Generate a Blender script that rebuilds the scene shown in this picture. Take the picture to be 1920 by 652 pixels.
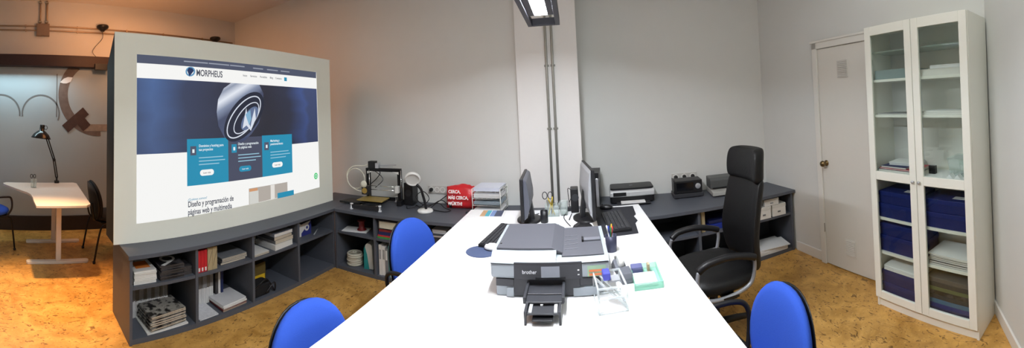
import bpy, bmesh, math, random
from mathutils import Vector, Matrix
random.seed(7)
for _o in list(bpy.data.objects): bpy.data.objects.remove(_o)
SC = bpy.context.scene
COL = SC.collection
PI = math.pi
# ---------------------------------------------------------------- camera (swept cylindrical panorama)
def _rotm(p, r, psi):
    c, s = math.cos, math.sin
    Rx = Matrix(((1,0,0),(0,c(p),-s(p)),(0,s(p),c(p))))
    Ry = Matrix(((c(r),0,s(r)),(0,1,0),(-s(r),0,c(r))))
    Rz = Matrix(((c(psi),-s(psi),0),(s(psi),c(psi),0),(0,0,1)))
    return Rz @ Rx @ Ry
CR, CY = 653.434, 194.239
_M = _rotm(0.027057, 0.044819, 0.171044)
cam = bpy.data.cameras.new('camera'); camo = bpy.data.objects.new('camera', cam); COL.objects.link(camo)
cam.type = 'PANO'; cam.panorama_type = 'CENTRAL_CYLINDRICAL'
cam.central_cylindrical_range_u_min = -960/CR; cam.central_cylindrical_range_u_max = 960/CR
cam.central_cylindrical_range_v_min = -(652-CY)/CR; cam.central_cylindrical_range_v_max = CY/CR
cam.central_cylindrical_radius = 1.0; cam.clip_start = 0.01
rx, fy, uz = _M.col[0], _M.col[1], _M.col[2]
m4 = Matrix.Identity(4)
for i in range(3): m4[i][0] = rx[i]; m4[i][1] = uz[i]; m4[i][2] = -fy[i]; m4[i][3] = (0,0,1.5372)[i]
camo.matrix_world = m4
SC.camera = camo
# ---------------------------------------------------------------- colour management, world, lights
SC.view_settings.view_transform = 'Standard'; SC.view_settings.look = 'None'
SC.view_settings.gamma = 1; SC.view_settings.use_curve_mapping = False
SC.view_settings.exposure = 0.0
SC.cycles.use_denoising = True
SC.cycles.max_bounces = 8; SC.cycles.diffuse_bounces = 4; SC.cycles.transparent_max_bounces = 12
W = bpy.data.worlds.new('world'); SC.world = W; W.use_nodes = True
W.node_tree.nodes['Background'].inputs[0].default_value = (0.6,0.6,0.65,1); W.node_tree.nodes['Background'].inputs[1].default_value = 0.3
TUBE_STRENGTH = 165
def area(name, loc, rot, sx, sy, power, col, spread=PI):
    l = bpy.data.lights.new(name, 'AREA'); l.shape = 'RECTANGLE'; l.size = sx; l.size_y = sy; l.energy = power; l.color = col; l.spread = spread
    o = bpy.data.objects.new(name, l); COL.objects.link(o); o.location = loc; o.rotation_euler = rot; return o
def spot(name, loc, rot, power, col, ang, blend=.8, size=.05):
    l = bpy.data.lights.new(name, 'SPOT'); l.energy = power; l.color = col; l.spot_size = ang; l.spot_blend = blend; l.shadow_soft_size = size
    o = bpy.data.objects.new(name, l); COL.objects.link(o); o.location = loc; o.rotation_euler = rot; return o
area('ceiling_light_office', (0.2, 0.6, 3.2), (0,0,0), 2.4, 1.8, 38, (.94,1,.97))
area('warm_fill_far', (-3.7, 1.6, 3.2), (0,0,0), 1.2, 1.2, 24, (1,.40,.15))  # unseen fill added under the ceiling, orange to warm the far left side
spot('warm_spot_floor', (-2.98, .15, 3.1), (0,0,0), 760, (1,.56,.24), math.radians(42), 1.0, .06)
spot('warm_fill_wall', (-3.6, 1.0, 2.5), (math.radians(125),0,math.radians(75)), 50, (1,.42,.16), math.radians(150), 1.0, .1)  # added fill without a fixture, tints the upper left wall orange
area('wall_wash_light', (-4.76, -.15, 2.295), (0,math.radians(-20),0), .10, 1.3, 13, (.66,.93,1))
# ---------------------------------------------------------------- materials
def lin(c):
    c = c/255.0
    return c/12.92 if c <= .04045 else ((c+.055)/1.055)**2.4
def L3(rgb): return (lin(rgb[0]), lin(rgb[1]), lin(rgb[2]), 1)
MATS = {}
def mat(name, rgb, rough=.5, metal=0, noise=.06, scale=30, bump=0, emit=0, trans=0, alpha=1, ior=1.45, coat=0, c2=None):
    if name in MATS: return MATS[name]
    m = bpy.data.materials.new(name); m.use_nodes = True; nt = m.node_tree; b = nt.nodes['Principled BSDF']
    c = L3(rgb)
    b.inputs['Roughness'].default_value = rough; b.inputs['Metallic'].default_value = metal
    b.inputs['IOR'].default_value = ior
    if coat: b.inputs['Coat Weight'].default_value = coat
    tc = nt.nodes.new('ShaderNodeTexCoord'); nz = nt.nodes.new('ShaderNodeTexNoise'); nz.inputs['Scale'].default_value = scale; nz.inputs['Detail'].default_value = 3
    nt.links.new(tc.outputs['Object'], nz.inputs['Vector'])
    mx = nt.nodes.new('ShaderNodeMix'); mx.data_type = 'RGBA'
    mx.inputs[6].default_value = tuple(x*(1-noise) for x in c[:3])+(1,); mx.inputs[7].default_value = tuple(min(1,x*(1+noise)) for x in c[:3])+(1,)
    if c2:
        mx.inputs[6].default_value = L3(c2); mx.inputs[7].default_value = c; rm = nt.nodes.new('ShaderNodeValToRGB'); rm.color_ramp.elements[0].position = .46; rm.color_ramp.elements[1].position = .56; nz.inputs['Detail'].default_value = 6
        nt.links.new(nz.outputs['Fac'], rm.inputs[0]); nt.links.new(rm.outputs[0], mx.inputs[0])
    else: nt.links.new(nz.outputs['Fac'], mx.inputs[0])
    nt.links.new(mx.outputs[2], b.inputs['Base Color'])
    if bump:
        bp = nt.nodes.new('ShaderNodeBump'); bp.inputs['Strength'].default_value = bump; bp.inputs['Distance'].default_value = .01
        nt.links.new(nz.outputs['Fac'], bp.inputs['Height']); nt.links.new(bp.outputs['Normal'], b.inputs['Normal'])
    if emit:
        b.inputs['Emission Color'].default_value = c; b.inputs['Emission Strength'].default_value = emit
    if trans: b.inputs['Transmission Weight'].default_value = trans
    if alpha < 1: b.inputs['Alpha'].default_value = alpha
    MATS[name] = m; return m
def glow(name, rgb, k=1.0):
    if name in MATS: return MATS[name]
    m = bpy.data.materials.new(name); m.use_nodes = True; b = m.node_tree.nodes['Principled BSDF']
    b.inputs['Base Color'].default_value = (.02,.02,.02,1); b.inputs['Roughness'].default_value = .6; b.inputs['Specular IOR Level'].default_value = .1
    b.inputs['Emission Color'].default_value = L3(rgb); b.inputs['Emission Strength'].default_value = k
    MATS[name] = m; return m
def glassmat(name, rgb=(235,245,240), a=.12, rough=.03, gloss=False):
    if name in MATS: return MATS[name]
    m = bpy.data.materials.new(name); m.use_nodes = True; nt = m.node_tree; b = nt.nodes['Principled BSDF']
    b.inputs['Base Color'].default_value = L3(rgb); b.inputs['Roughness'].default_value = rough
    tr = nt.nodes.new('ShaderNodeBsdfTransparent'); tr.inputs[0].default_value = (.93,.96,.95,1)
    ms = nt.nodes.new('ShaderNodeMixShader'); fr = nt.nodes.new('ShaderNodeMath'); fr.operation = 'POWER'; fr.inputs[1].default_value = 4; lw = nt.nodes.new('ShaderNodeLayerWeight'); lw.inputs[0].default_value = .35; nt.links.new(lw.outputs['Facing'], fr.inputs[0])
    ma = nt.nodes.new('ShaderNodeMath'); ma.operation = 'ADD'; ma.inputs[1].default_value = a; ma.use_clamp = True
    if gloss: b.inputs['Metallic'].default_value = 1
    nt.links.new(fr.outputs[0], ma.inputs[0]); nt.links.new(ma.outputs[0], ms.inputs[0])
    nt.links.new(tr.outputs[0], ms.inputs[1]); nt.links.new(b.outputs[0], ms.inputs[2])
    nt.links.new(ms.outputs[0], nt.nodes['Material Output'].inputs['Surface'])
    MATS[name] = m; return m
def floor_mat():
    m = bpy.data.materials.new('cork_linoleum'); m.use_nodes = True; nt = m.node_tree; b = nt.nodes['Principled BSDF']; N = nt.nodes.new; K = nt.links.new
    tc = N('ShaderNodeTexCoord'); n1 = N('ShaderNodeTexNoise'); n1.inputs['Scale'].default_value = 5; n1.inputs['Detail'].default_value = 6; n1.inputs['Distortion'].default_value = 1.2
    r1 = N('ShaderNodeValToRGB'); r1.color_ramp.elements[0].position = .3; r1.color_ramp.elements[1].position = .72
    r1.color_ramp.elements[0].color = L3((168,122,54)); r1.color_ramp.elements[1].color = L3((222,172,94))
    n2 = N('ShaderNodeTexNoise'); n2.inputs['Scale'].default_value = 26; n2.inputs['Detail'].default_value = 5; n2.inputs['Distortion'].default_value = 2.5
    mp = N('ShaderNodeMapping'); mp.inputs['Scale'].default_value = (1,.45,1); mp.inputs['Rotation'].default_value = (0,0,.6)
    r2 = N('ShaderNodeValToRGB'); r2.color_ramp.elements[0].position = .35; r2.color_ramp.elements[1].position = .42
    r2.color_ramp.elements[0].color = (1,1,1,1); r2.color_ramp.elements[1].color = (0,0,0,1)
    n3 = N('ShaderNodeTexNoise'); n3.inputs['Scale'].default_value = 60; n3.inputs['Detail'].default_value = 3
    r3 = N('ShaderNodeValToRGB'); r3.color_ramp.elements[0].position = .60; r3.color_ramp.elements[1].position = .68
    mx = N('ShaderNodeMix'); mx.data_type = 'RGBA'; mx.inputs[7].default_value = L3((84,54,24))
    ml = N('ShaderNodeMath'); ml.operation = 'MULTIPLY'; ml.inputs[1].default_value = .75
    mx2 = N('ShaderNodeMix'); mx2.data_type = 'RGBA'; mx2.inputs[7].default_value = L3((222,182,112))
    m3 = N('ShaderNodeMath'); m3.operation = 'MULTIPLY'; m3.inputs[1].default_value = .4
    K(tc.outputs['Object'], n1.inputs['Vector']); K(tc.outputs['Object'], mp.inputs[0]); K(mp.outputs[0], n2.inputs['Vector']); K(tc.outputs['Object'], n3.inputs['Vector'])
    K(n1.outputs['Fac'], r1.inputs[0]); K(n2.outputs['Fac'], r2.inputs[0]); K(r2.outputs[0], ml.inputs[0]); K(ml.outputs[0], mx.inputs[0]); K(r1.outputs[0], mx.inputs[6])
    K(n3.outputs['Fac'], r3.inputs[0]); K(r3.outputs[0], m3.inputs[0]); K(m3.outputs[0], mx2.inputs[0]); K(mx.outputs[2], mx2.inputs[6]); K(mx2.outputs[2], b.inputs['Base Color'])
    b.inputs['Roughness'].default_value = .38
    return m
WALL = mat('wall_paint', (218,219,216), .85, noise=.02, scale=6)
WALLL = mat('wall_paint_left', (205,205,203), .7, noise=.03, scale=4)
CEIL = mat('ceiling_paint', (226,220,214), .9, noise=.02)
TRIM = mat('white_trim', (228,226,220), .4, noise=.01)
DOORM = mat('door_paint', (222,219,212), .5, noise=.01)
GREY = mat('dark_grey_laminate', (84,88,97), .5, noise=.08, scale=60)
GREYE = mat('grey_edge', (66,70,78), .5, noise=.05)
DESKW = mat('white_laminate', (244,244,246), .35, noise=.01)
CABW = mat('cabinet_white', (240,240,231), .35, noise=.01)
BLUE = mat('blue_fabric', (42,82,184), .9, noise=.12, scale=400, bump=.15)
BLACK = mat('black_plastic', (24,24,27), .42, noise=.05)
BLACKM = mat('black_metal', (26,26,29), .35, metal=.4, noise=.03)
BFAB = mat('black_fabric', (22,22,25), .8, noise=.15, scale=200, bump=.1)
DG = mat('charcoal_plastic', (52,53,58), .45, noise=.04)
LG = mat('light_grey_plastic', (222,224,228), .35, noise=.01)
SILV = mat('silver_plastic', (190,192,198), .3, metal=.5, noise=.02)
CHROME = mat('chrome', (215,215,215), .15, metal=1, noise=.01)
STEEL = mat('galvanised_steel', (158,157,150), .45, metal=.35, noise=.08)
WPL = mat('white_plastic', (236,236,232), .3, noise=.01)
PAPER = mat('paper', (236,236,236), .8, noise=.03, scale=15)
PAGES = mat('page_edges', (196,184,164), .9, noise=.25, scale=220)
PAGEW = mat('white_page_edges', (224,222,216), .9, noise=.08, scale=220)
GLASS = glassmat('pane_glass', (240,245,242), .035, .02, True)
CLEAR = glassmat('clear_acrylic', (235,240,240), .14, .08)
GREENC = glassmat('green_acrylic', (170,236,212), .40, .1)
# ---------------------------------------------------------------- mesh helpers
class G:
    def __init__(s): s.b = bmesh.new(); s.mi = 0
    def _f(s, fs):
        for f in fs: f.material_index = s.mi
    def box(s, x0, x1, y0, y1, z0, z1, M=None):
        vs = [s.b.verts.new(v) for v in ((x0,y0,z0),(x1,y0,z0),(x1,y1,z0),(x0,y1,z0),(x0,y0,z1),(x1,y0,z1),(x1,y1,z1),(x0,y1,z1))]
        if M is not None:
            for v in vs: v.co = M @ v.co
        s._f([s.b.faces.new([vs[i] for i in q]) for q in ((3,2,1,0),(4,5,6,7),(0,1,5,4),(1,2,6,5),(2,3,7,6),(3,0,4,7))]); return s
    def prism(s, pts, a, b, ax='z', M=None):
        def P(p, t): return (p[0],p[1],t) if ax == 'z' else ((p[0],t,p[1]) if ax == 'y' else (t,p[0],p[1]))
        lo = [s.b.verts.new(P(p,a)) for p in pts]; hi = [s.b.verts.new(P(p,b)) for p in pts]; n = len(pts)
        fs = [s.b.faces.new(lo), s.b.faces.new(hi)]+[s.b.faces.new((lo[i],lo[(i+1)%n],hi[(i+1)%n],hi[i])) for i in range(n)]
        if M is not None:
            for v in lo+hi: v.co = M @ v.co
        s._f(fs); return s
    def tube(s, pts, r, seg=8, closed=False, r2=None):
        pts = [Vector(p) for p in pts]; n = len(pts); rings = []; up = Vector((0,0,1)); prev = None
        for i, p in enumerate(pts):
            if closed: t = pts[(i+1)%n]-pts[i-1]
            else: t = pts[min(i+1,n-1)]-pts[max(i-1,0)]
            t.normalize()
            if prev is None:
                u = t.cross(up)
                if u.length < .05: u = t.cross(Vector((1,0,0)))
            else: u = prev-t*prev.dot(t)
            u.normalize(); prev = u; w = t.cross(u)
            rr = r if r2 is None else r+(r2-r)*i/(n-1)
            rings.append([s.b.verts.new(p+(u*math.cos(2*PI*k/seg)+w*math.sin(2*PI*k/seg))*rr) for k in range(seg)])
        fs = []
        for i in range(n if closed else n-1):
            A, B = rings[i], rings[(i+1)%n]
            for k in range(seg): 
                f = s.b.faces.new((A[k],A[(k+1)%seg],B[(k+1)%seg],B[k])); f.smooth = True; fs.append(f)
        if not closed: fs += [s.b.faces.new(rings[0][::-1]), s.b.faces.new(rings[-1])]
        s._f(fs); return s
    def cyl(s, p0, p1, r, seg=16, r2=None): return s.tube([p0,p1], r, seg, r2=r2)
    def lathe(s, prof, c=(0,0,0), seg=24, M=None):
        rings = []
        for r, z in prof:
            rings.append([s.b.verts.new((c[0]+max(r,.0004)*math.cos(2*PI*k/seg), c[1]+max(r,.0004)*math.sin(2*PI*k/seg), c[2]+z)) for k in range(seg)])
        fs = []
        for A, B in zip(rings, rings[1:]):
            for k in range(seg): 
                f = s.b.faces.new((A[k],A[(k+1)%seg],B[(k+1)%seg],B[k])); f.smooth = True; fs.append(f)
        fs += [s.b.faces.new(rings[0][::-1]), s.b.faces.new(rings[-1])]
        if M is not None:
            for R in rings:
                for v in R: v.co = M @ v.co
        s._f(fs); return s
    def build(s, name, mats, parent=None, bev=0, seg=2, loc=(0,0,0), rz=0, sub=0, smooth=False):
        me = bpy.data.meshes.new(name); bmesh.ops.recalc_face_normals(s.b, faces=s.b.faces)
        s.b.to_mesh(me); s.b.free()
        if smooth:
            for p in me.polygons: p.use_smooth = True
        for m in (mats if isinstance(mats, (list,tuple)) else [mats]): me.materials.append(m)
        o = bpy.data.objects.new(name, me); COL.objects.link(o); o.parent = parent; o.location = loc; o.rotation_euler = (0,0,rz)
        if bev:
            d = o.modifiers.new('bevel','BEVEL'); d.width = bev; d.segments = seg; d.limit_method = 'ANGLE'; d.angle_limit = math.radians(40)
        if sub:
            d = o.modifiers.new('subdivision','SUBSURF'); d.levels = sub; d.render_levels = sub
        return o
def tag(o, label, cat, group=None):
    o['label'] = label; o['category'] = cat
    if group: o['group'] = group
    return o
def thing(name, label, cat, loc=(0,0,0), rz=0, group=None):
    o = bpy.data.objects.new(name, None); COL.objects.link(o); o.location = loc; o.rotation_euler = (0,0,rz); o.empty_display_size = .05
    return tag(o, label, cat, group)
def struct(o): o['kind'] = 'structure'; return o
def dup(root, loc=None, rz=None, label=None, group=None, parent=None):
    r = root.copy(); COL.objects.link(r)
    if parent is not None: r.parent = parent
    if loc is not None: r.location = loc
    if rz is not None: r.rotation_euler = (0,0,rz)
    if label: r['label'] = label
    if group: r['group'] = group
    for ch in list(root.children): dup(ch, parent=r)
    return r
class Fr:
    """a local frame standing in the room: x to the right along a wall, y into it, z up"""
    def __init__(s, x, y, r, z=0): s.x, s.y, s.r, s.z = x, y, r, z
    def __call__(s, x, y, z=0):
        c, n = math.cos(s.r), math.sin(s.r); return (s.x+c*x-n*y, s.y+n*x+c*y, s.z+z)
def text(name, body, size, loc, mt, parent=None, rx=PI/2, rz=0, align='LEFT', depth=.0006, sx=1, spacing=1, bold=0):
    cu = bpy.data.curves.new(name, 'FONT'); cu.body = body; cu.size = size; cu.extrude = depth; cu.align_x = align; cu.space_line = spacing; cu.offset = bold
    t = bpy.data.objects.new(name, cu); COL.objects.link(t)
    me = bpy.data.meshes.new_from_object(t.evaluated_get(bpy.context.evaluated_depsgraph_get()))
    bpy.data.objects.remove(t); me.materials.clear(); me.materials.append(mt)
    o = bpy.data.objects.new(name, me); COL.objects.link(o); o.parent = parent; o.location = loc; o.rotation_euler = (rx,0,rz); o.scale = (sx,1,1)
    return o
def arc(cx, cy, r, a0, a1, n=16): return [(cx+r*math.cos(a0+(a1-a0)*i/n), cy+r*math.sin(a0+(a1-a0)*i/n)) for i in range(n+1)]
def rrect(x0, x1, y0, y1, r, n=5):
    return arc(x1-r,y0+r,r,-PI/2,0,n)+arc(x1-r,y1-r,r,0,PI/2,n)+arc(x0+r,y1-r,r,PI/2,PI,n)+arc(x0+r,y0+r,r,PI,1.5*PI,n)
def ellipse(cx, cy, a, b, rot=0, n=32):
    return [(cx+a*math.cos(t)*math.cos(rot)-b*math.sin(t)*math.sin(rot), cy+a*math.cos(t)*math.sin(rot)+b*math.sin(t)*math.cos(rot)) for t in [2*PI*i/n for i in range(n)]]
def smooth_path(pts, n=6):
    P = [Vector(p) for p in pts]; out = []
    for i in range(len(P)-1):
        a, b, c, d = P[max(i-1,0)], P[i], P[i+1], P[min(i+2,len(P)-1)]
        for k in range(n):
            t = k/n; out.append(.5*((2*b)+(c-a)*t+(2*a-5*b+4*c-d)*t*t+(3*b-a-3*c+d)*t**3))
    out.append(P[-1]); return out
# ================================================================ the setting
RW = Fr(2.05, 3.37, math.atan2(-1, .066))           # right wall, x runs towards the viewer
RWL = math.hypot(2.5, .166)
g = G(); g.box(-5.2, 3.0, -2.2, 4.0, -.1, 0); struct(g.build('floor', floor_mat()))
g = G(); g.box(-5.2, 3.0, -2.2, 4.0, 3.28, 3.38); struct(g.build('ceiling', CEIL))
g = G(); g.box(-5.1, -.2, 3.47, 3.6, 0, 3.28); struct(g.build('wall_back', WALL))
BR = Fr(.0, 3.737, math.atan2(-.367, 2.05))
g = G(); g.box(-.1, 2.12, 0, .12, 0, 3.28); struct(g.build('wall_back_right', WALL, loc=(BR.x,BR.y,0), rz=BR.r))
g = G(); g.box(-.05, 2.50, 0, .1, 0, 3.28); struct(g.build('wall_right', WALL, loc=(RW.x,RW.y,0), rz=RW.r))
g = G(); g.prism([(2.215,.88),(1.56,.375),(1.56,-2.2),(1.72,-2.2),(1.72,.30),(2.36,.80)], 0, 3.28); struct(g.build('wall_right_near', WALL))
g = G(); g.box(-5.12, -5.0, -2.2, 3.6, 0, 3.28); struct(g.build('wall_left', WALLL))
g = G(); g.box(-5.1, 1.7, -2.2, -2.08, 0, 3.28); struct(g.build('wall_front', WALL))
g = G(); g.box(-.525, .075, 3.37, 3.75, 0, 3.28); struct(g.build('wall_pillar', mat('pillar_paint',(232,230,228),.8,noise=.01)))
BEAMM = mat('dark_red_brown_beam', (42,16,17), .5, noise=.15, scale=8)
g = G(); g.box(-5.0, -4.85, -2.05, 3.46, 2.31, 2.47); struct(g.build('trim_1', BEAMM, bev=.004))
g = G(); g.box(-5.0, -4.975, -2.05, 3.46, 0, .20); struct(g.build('baseboard_left', mat('dark_baseboard',(44,34,34),.5), bev=.003))
g = G(); g.box(.5, .86, -.014, 0, 0, .09); struct(g.build('baseboard_right', TRIM, loc=RW(0,0), rz=RW.r, bev=.003))
NW = Fr(2.215, .88, math.atan2(-.505, -.655))
g = G(); g.box(.0, .82, -.014, 0, 0, .09); struct(g.build('baseboard_right_near', TRIM, loc=NW(0,0), rz=NW.r, bev=.003))
# ---- door on the right wall
d = bpy.data.objects.new('door_1', None); COL.objects.link(d); d.location = RW(.88,0); d.rotation_euler = (0,0,RW.r); struct(d)
g = G(); g.box(0,.06,-.035,0,0,2.04); g.box(.74,.80,-.035,0,0,2.04); g.box(0,.80,-.035,0,1.98,2.04); g.box(-.02,.82,-.042,-.03,2.035,2.055); g.build('door_frame', TRIM, d, bev=.004)
g = G(); g.box(.063,.737,-.022,0,.008,1.977); g.build('door_panel', DOORM, d, bev=.003)
for nm, z in (('upper',1.70),('lower',.14)):
    g = G(); g.box(.30,.42,-.027,-.021,z,z+.15)
    for k in range(9): g.box(.31,.41,-.032,-.026,z+.012+k*.0152,z+.018+k*.0152)
    g.build('door_vent', mat('vent_paint',(205,202,196),.5) if nm=='upper' else DOORM, d, bev=.001)
BRASS = mat('aged_brass', (128,108,74), .3, metal=.9)
g = G(); g.lathe([(.026,0),(.026,.004),(.012,.008),(.010,.03),(.024,.038),(.028,.05),(.024,.064),(.008,.07)], M=Matrix.Translation((.115,-.022,.94)) @ Matrix.Rotation(PI/2,4,'X')); g.build('door_handle', BRASS, d)
g = G(); g.box(.058,.064,-.038,-.03,.3,.38); g.box(.735,.742,-.04,-.03,.3,.38); g.box(.735,.742,-.04,-.03,1.6,1.68); g.build('door_hinge', STEEL, d)
# ================================================================ conduits
def clampg(g, x, y, z, w=.012): g.box(x-.021, x+.021, y-.004, y+.012, z-w/2, z+w/2)
for i, (x, lab) in enumerate(((-.225,'left vertical steel conduit pipe on the white pillar'),(-.165,'right vertical steel conduit pipe on the white pillar'))):
    t = thing('conduit_pipe', lab, 'pipe', (x,3.352,.62), 0, 'steel conduits on the pillar')
    G().tube([(0,0,0),(0,0,2.6)], .0125, 12).build('pipe', STEEL, t)
    for z in (.63, 1.35, 1.96):
        g = G(); g.box(-.024,.024,.006,.018,z-.62-.01+.02,z-.62+.01+.02); g.tube([(-.016,.008,z-.6),(-.012,-.013,z-.6),(.012,-.013,z-.6),(.016,.008,z-.6)], .004, 6); g.build('clamp', STEEL, t)
COND = mat('conduit_painted', (170,150,130), .4, metal=.5)
for z, lab in ((2.905,'upper long horizontal conduit pipe on the far left wall'),(2.845,'lower long horizontal conduit pipe on the far left wall')):
    t = thing('conduit_pipe', lab, 'pipe', (-4.982,-2.0,z), 0, 'conduits along the far left wall')
    G().tube([(0,0,0),(0,5.4,0)], .011, 8).build('pipe', COND, t)
    for y in (1.35,2.0,2.75,3.5,4.1,4.8): G().box(-.018,.014,y-.006,y+.006,-.018,.018).build('clamp', COND, t)
g = G(); g.box(-4.999,-4.95,.15,.34,2.76,2.94); g.box(-4.952,-4.945,.16,.33,2.77,2.93); tag(g.build('junction_box', mat('junction_grey',(128,112,100),.5), bev=.004), 'square grey junction box on the far left wall conduits', 'junction box')
for y, lab in ((.205,'left short vertical conduit pipe above the square junction box'),(.30,'right short vertical conduit pipe above the square junction box')):
    t = thing('conduit_pipe', lab, 'pipe', (-4.975,y,2.94), 0, 'conduits above the junction box')
    G().tube([(0,0,0),(0,0,.335)], .013, 8).build('pipe', COND, t)
    for z in (.02,.30): G().box(-.02,.018,-.022,.022,z,z+.02).build('clamp', STEEL, t)
# spot lamps on the left wall, one with hanging cord
for (y, lab) in ((1.11,'small black spot lamp with a hanging cord on the far left wall conduits'),(3.0,'small black spot lamp on the conduits, just above the projection screen')):
    t = thing('spot_lamp', lab, 'lamp', (-4.90,y,2.90), 0)
    g = G(); g.lathe([(.025,-.05),(.03,-.04),(.085,0),(.09,.02),(.085,.035),(.03,.045),(.02,.05)]); g.build('lamp_shade', BLACK, t)
    g = G(); g.box(-.085,.0,-.01,.01,.0,.015); g.build('bracket', BLACK, t)
    if y < 2: G().tube(smooth_path([(0,0,-.04),(-.02,.0,-.15),(-.03,-.10,-.27),(-.03,-.14,-.36),(-.02,-.05,-.46),(.0,.06,-.58)]), .004, 6).build('cord', BLACK, t)
# small dark wall box under the cord
g = G(); g.box(-4.85,-4.79,.98,1.16,2.27,2.36); tag(g.build('wall_box', BLACK, bev=.004), 'small black box at the end of the hanging cord on the dark beam', 'box')
# ================================================================ wall decals on the far left wall
DEC = mat('grey_vinyl', (112,114,116), .6); WOODV = mat('wood_print_vinyl', (112,98,92), .6, noise=.35, scale=14)
def ring_plate(cx, cz, r, w, a0, a1, x=-4.998, n=28):
    g = G(); o = arc(cx,cz,r,a0,a1,n); i = arc(cx,cz,r-w,a0,a1,n)
    for k in range(n): g.prism([o[k],o[k+1],i[k+1],i[k]], x, x+.003, 'x')
    return g
tag(ring_plate(-.34,1.63,.285,.020,-.1,2.3).build('wall_decal', DEC), 'grey open ring decal cut by the picture edge at far left', 'decal', 'ring decals on the far left wall')
tag(ring_plate(.235,1.645,.275,.020,-.35,3.3).build('wall_decal', DEC), 'grey open ring decal above the black desk lamp', 'decal', 'ring decals on the far left wall')
g = G(); g.box(-4.998,-4.995,.455,.470,1.60,2.22); tag(g.build('wall_decal', DEC), 'thin vertical grey line decal right of the ring decals', 'decal')
g = ring_plate(1.09,1.93,.605,.135,2.25,4.75); tag(g.build('wall_decal', WOODV), 'large brown wood print C-shaped decal beside the projection screen', 'decal')
c, s_ = math.cos(.72), math.sin(.72)
def rp(u, v): return (.745+c*u-s_*v, 1.555+s_*u+c*v)
g = G(); g.prism([rp(-.20,-.06),rp(.20,-.06),rp(.20,.075),rp(-.20,.075)], -4.997,-4.99,'x'); g.prism([rp(-.02,-.19),rp(.12,-.19),rp(.12,-.06),rp(-.02,-.06)], -4.997,-4.99,'x')
tag(g.build('wall_decal', mat('dark_wood_print',(74,52,46),.6,noise=.3,scale=14)), 'dark brown arrow-like decal overlapping the large C-shaped decal', 'decal')
g = G(); g.prism([(.505,2.10),(.56,2.155),(.62,2.18),(.69,2.175),(.66,2.11),(.60,2.085),(.55,2.085)], -4.994,-4.990,'x'); tag(g.build('wall_decal', PAPER), 'small white leaf shaped decal on the C-shaped decal', 'decal')
g = G(); g.box(-4.998,-4.994,.85,1.6,1.40,1.50); tag(g.build('wall_decal', mat('pale_wood_print',(150,138,128),.6,noise=.3,scale=20)), 'pale horizontal strip decal at the foot of the C-shaped decal', 'decal')
# ================================================================ shelving and worktops
g = G(); g.box(-5.0,-4.9985,-2.07,3.46,.20,2.31); struct(g.build('wall_left_panel', mat('frosted_panel',(168,182,190),.45,noise=.03,scale=3)))
ZS, ZT, MID = .585, .614, .375
LF = Fr(-2.36, .74, PI/2)                            # left run: x = world y, y = away from viewer
def shelving(name, label, F, xs, depth, mid=True, L=None, endr=True):
    t = thing(name, label, 'shelving unit', F(0,0,0), F.r)
    Ln = L or xs[-1]
    for i, x in enumerate(xs):
        last = i in (0, len(xs)-1)
        g = G(); g.box(x-(.0 if i==0 else .012), x+(.022 if i==0 else .012), 0 if last else .006, depth, 0, ZS); g.build('end_panel' if last else 'divider', GREY, t, bev=.001)
    g = G(); g.box(.022, Ln-.012, .008, depth-.004, 0, .035); g.build('bottom_panel', GREY, t)
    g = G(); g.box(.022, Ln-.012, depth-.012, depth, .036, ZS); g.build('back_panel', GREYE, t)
    for a, b in zip(xs, xs[1:]):
        g = G(); g.box(a+(.022 if a==xs[0] else .012), b-.012, .012, depth-.013, MID-.011, MID+.011); g.build('shelf', GREY, t)
    return t
shelving('shelving_unit', 'long dark grey shelving unit under the projection screen', LF, [0,.53,1.065,1.60,2.115], .46)
BL = Fr(-2.345, 2.85, 0)
t = shelving('shelving_unit', 'dark grey shelving unit below the 3D printer and red bag', BL, [.0,.485,1.02,1.55,2.10], .60)
RR = Fr(.10, 2.884, 0)
t = shelving('shelving_unit', 'dark grey shelving unit behind the black office chair', RR, [.0,.48,.95,1.46,1.943], .46)
tg = G(); tg.prism([(-2.335,.725),(-2.335,2.832),(-2.335,3.465),(-2.84,3.465),(-2.84,.725)], ZS, ZT); tag(tg.build('worktop', GREY, bev=.002), 'dark grey worktop carrying the projection screen', 'worktop')
tg = G(); tg.prism([(-2.333,2.832),(-.22,2.832),(-.22,3.365),(-.53,3.365),(-.53,3.465),(-2.333,3.465)], ZS, ZT); tag(tg.build('worktop', GREY, bev=.002), 'dark grey worktop along the back wall left of the pillar', 'worktop')
tg = G(); tg.prism([(-.217,2.862),(2.077,2.862),(2.048,3.36),(.08,3.715),(.08,3.365),(-.217,3.365)], ZS, ZT); tag(tg.build('worktop', GREY, bev=.002), 'dark grey worktop along the back wall right of the pillar', 'worktop')
# ================================================================ main white desk
DX0, DX1, DY0, DY1 = -.89, .513, -.55, 2.872
t = thing('office_desk', 'large bright white desk in the middle of the office', 'desk', (0,0,0))
g = G(); g.box(DX0,DX1,DY0,DY1,.702,.73); g.build('tabletop', DESKW, t, bev=.003)
for x in (DX0+.12, DX1-.12):
    for y in (DY0+.1, .95, 2.72):
        g = G(); g.box(x-.03,x+.03,y-.03,y+.03,0,.702); g.build('leg', mat('desk_leg_grey',(120,122,126),.4,metal=.5), t, bev=.004)
for y in (-.46,2.70): G().box(DX0+.15,DX1-.15,y,y+.03,.62,.70).build('crossbar', SILV, t)
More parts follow.
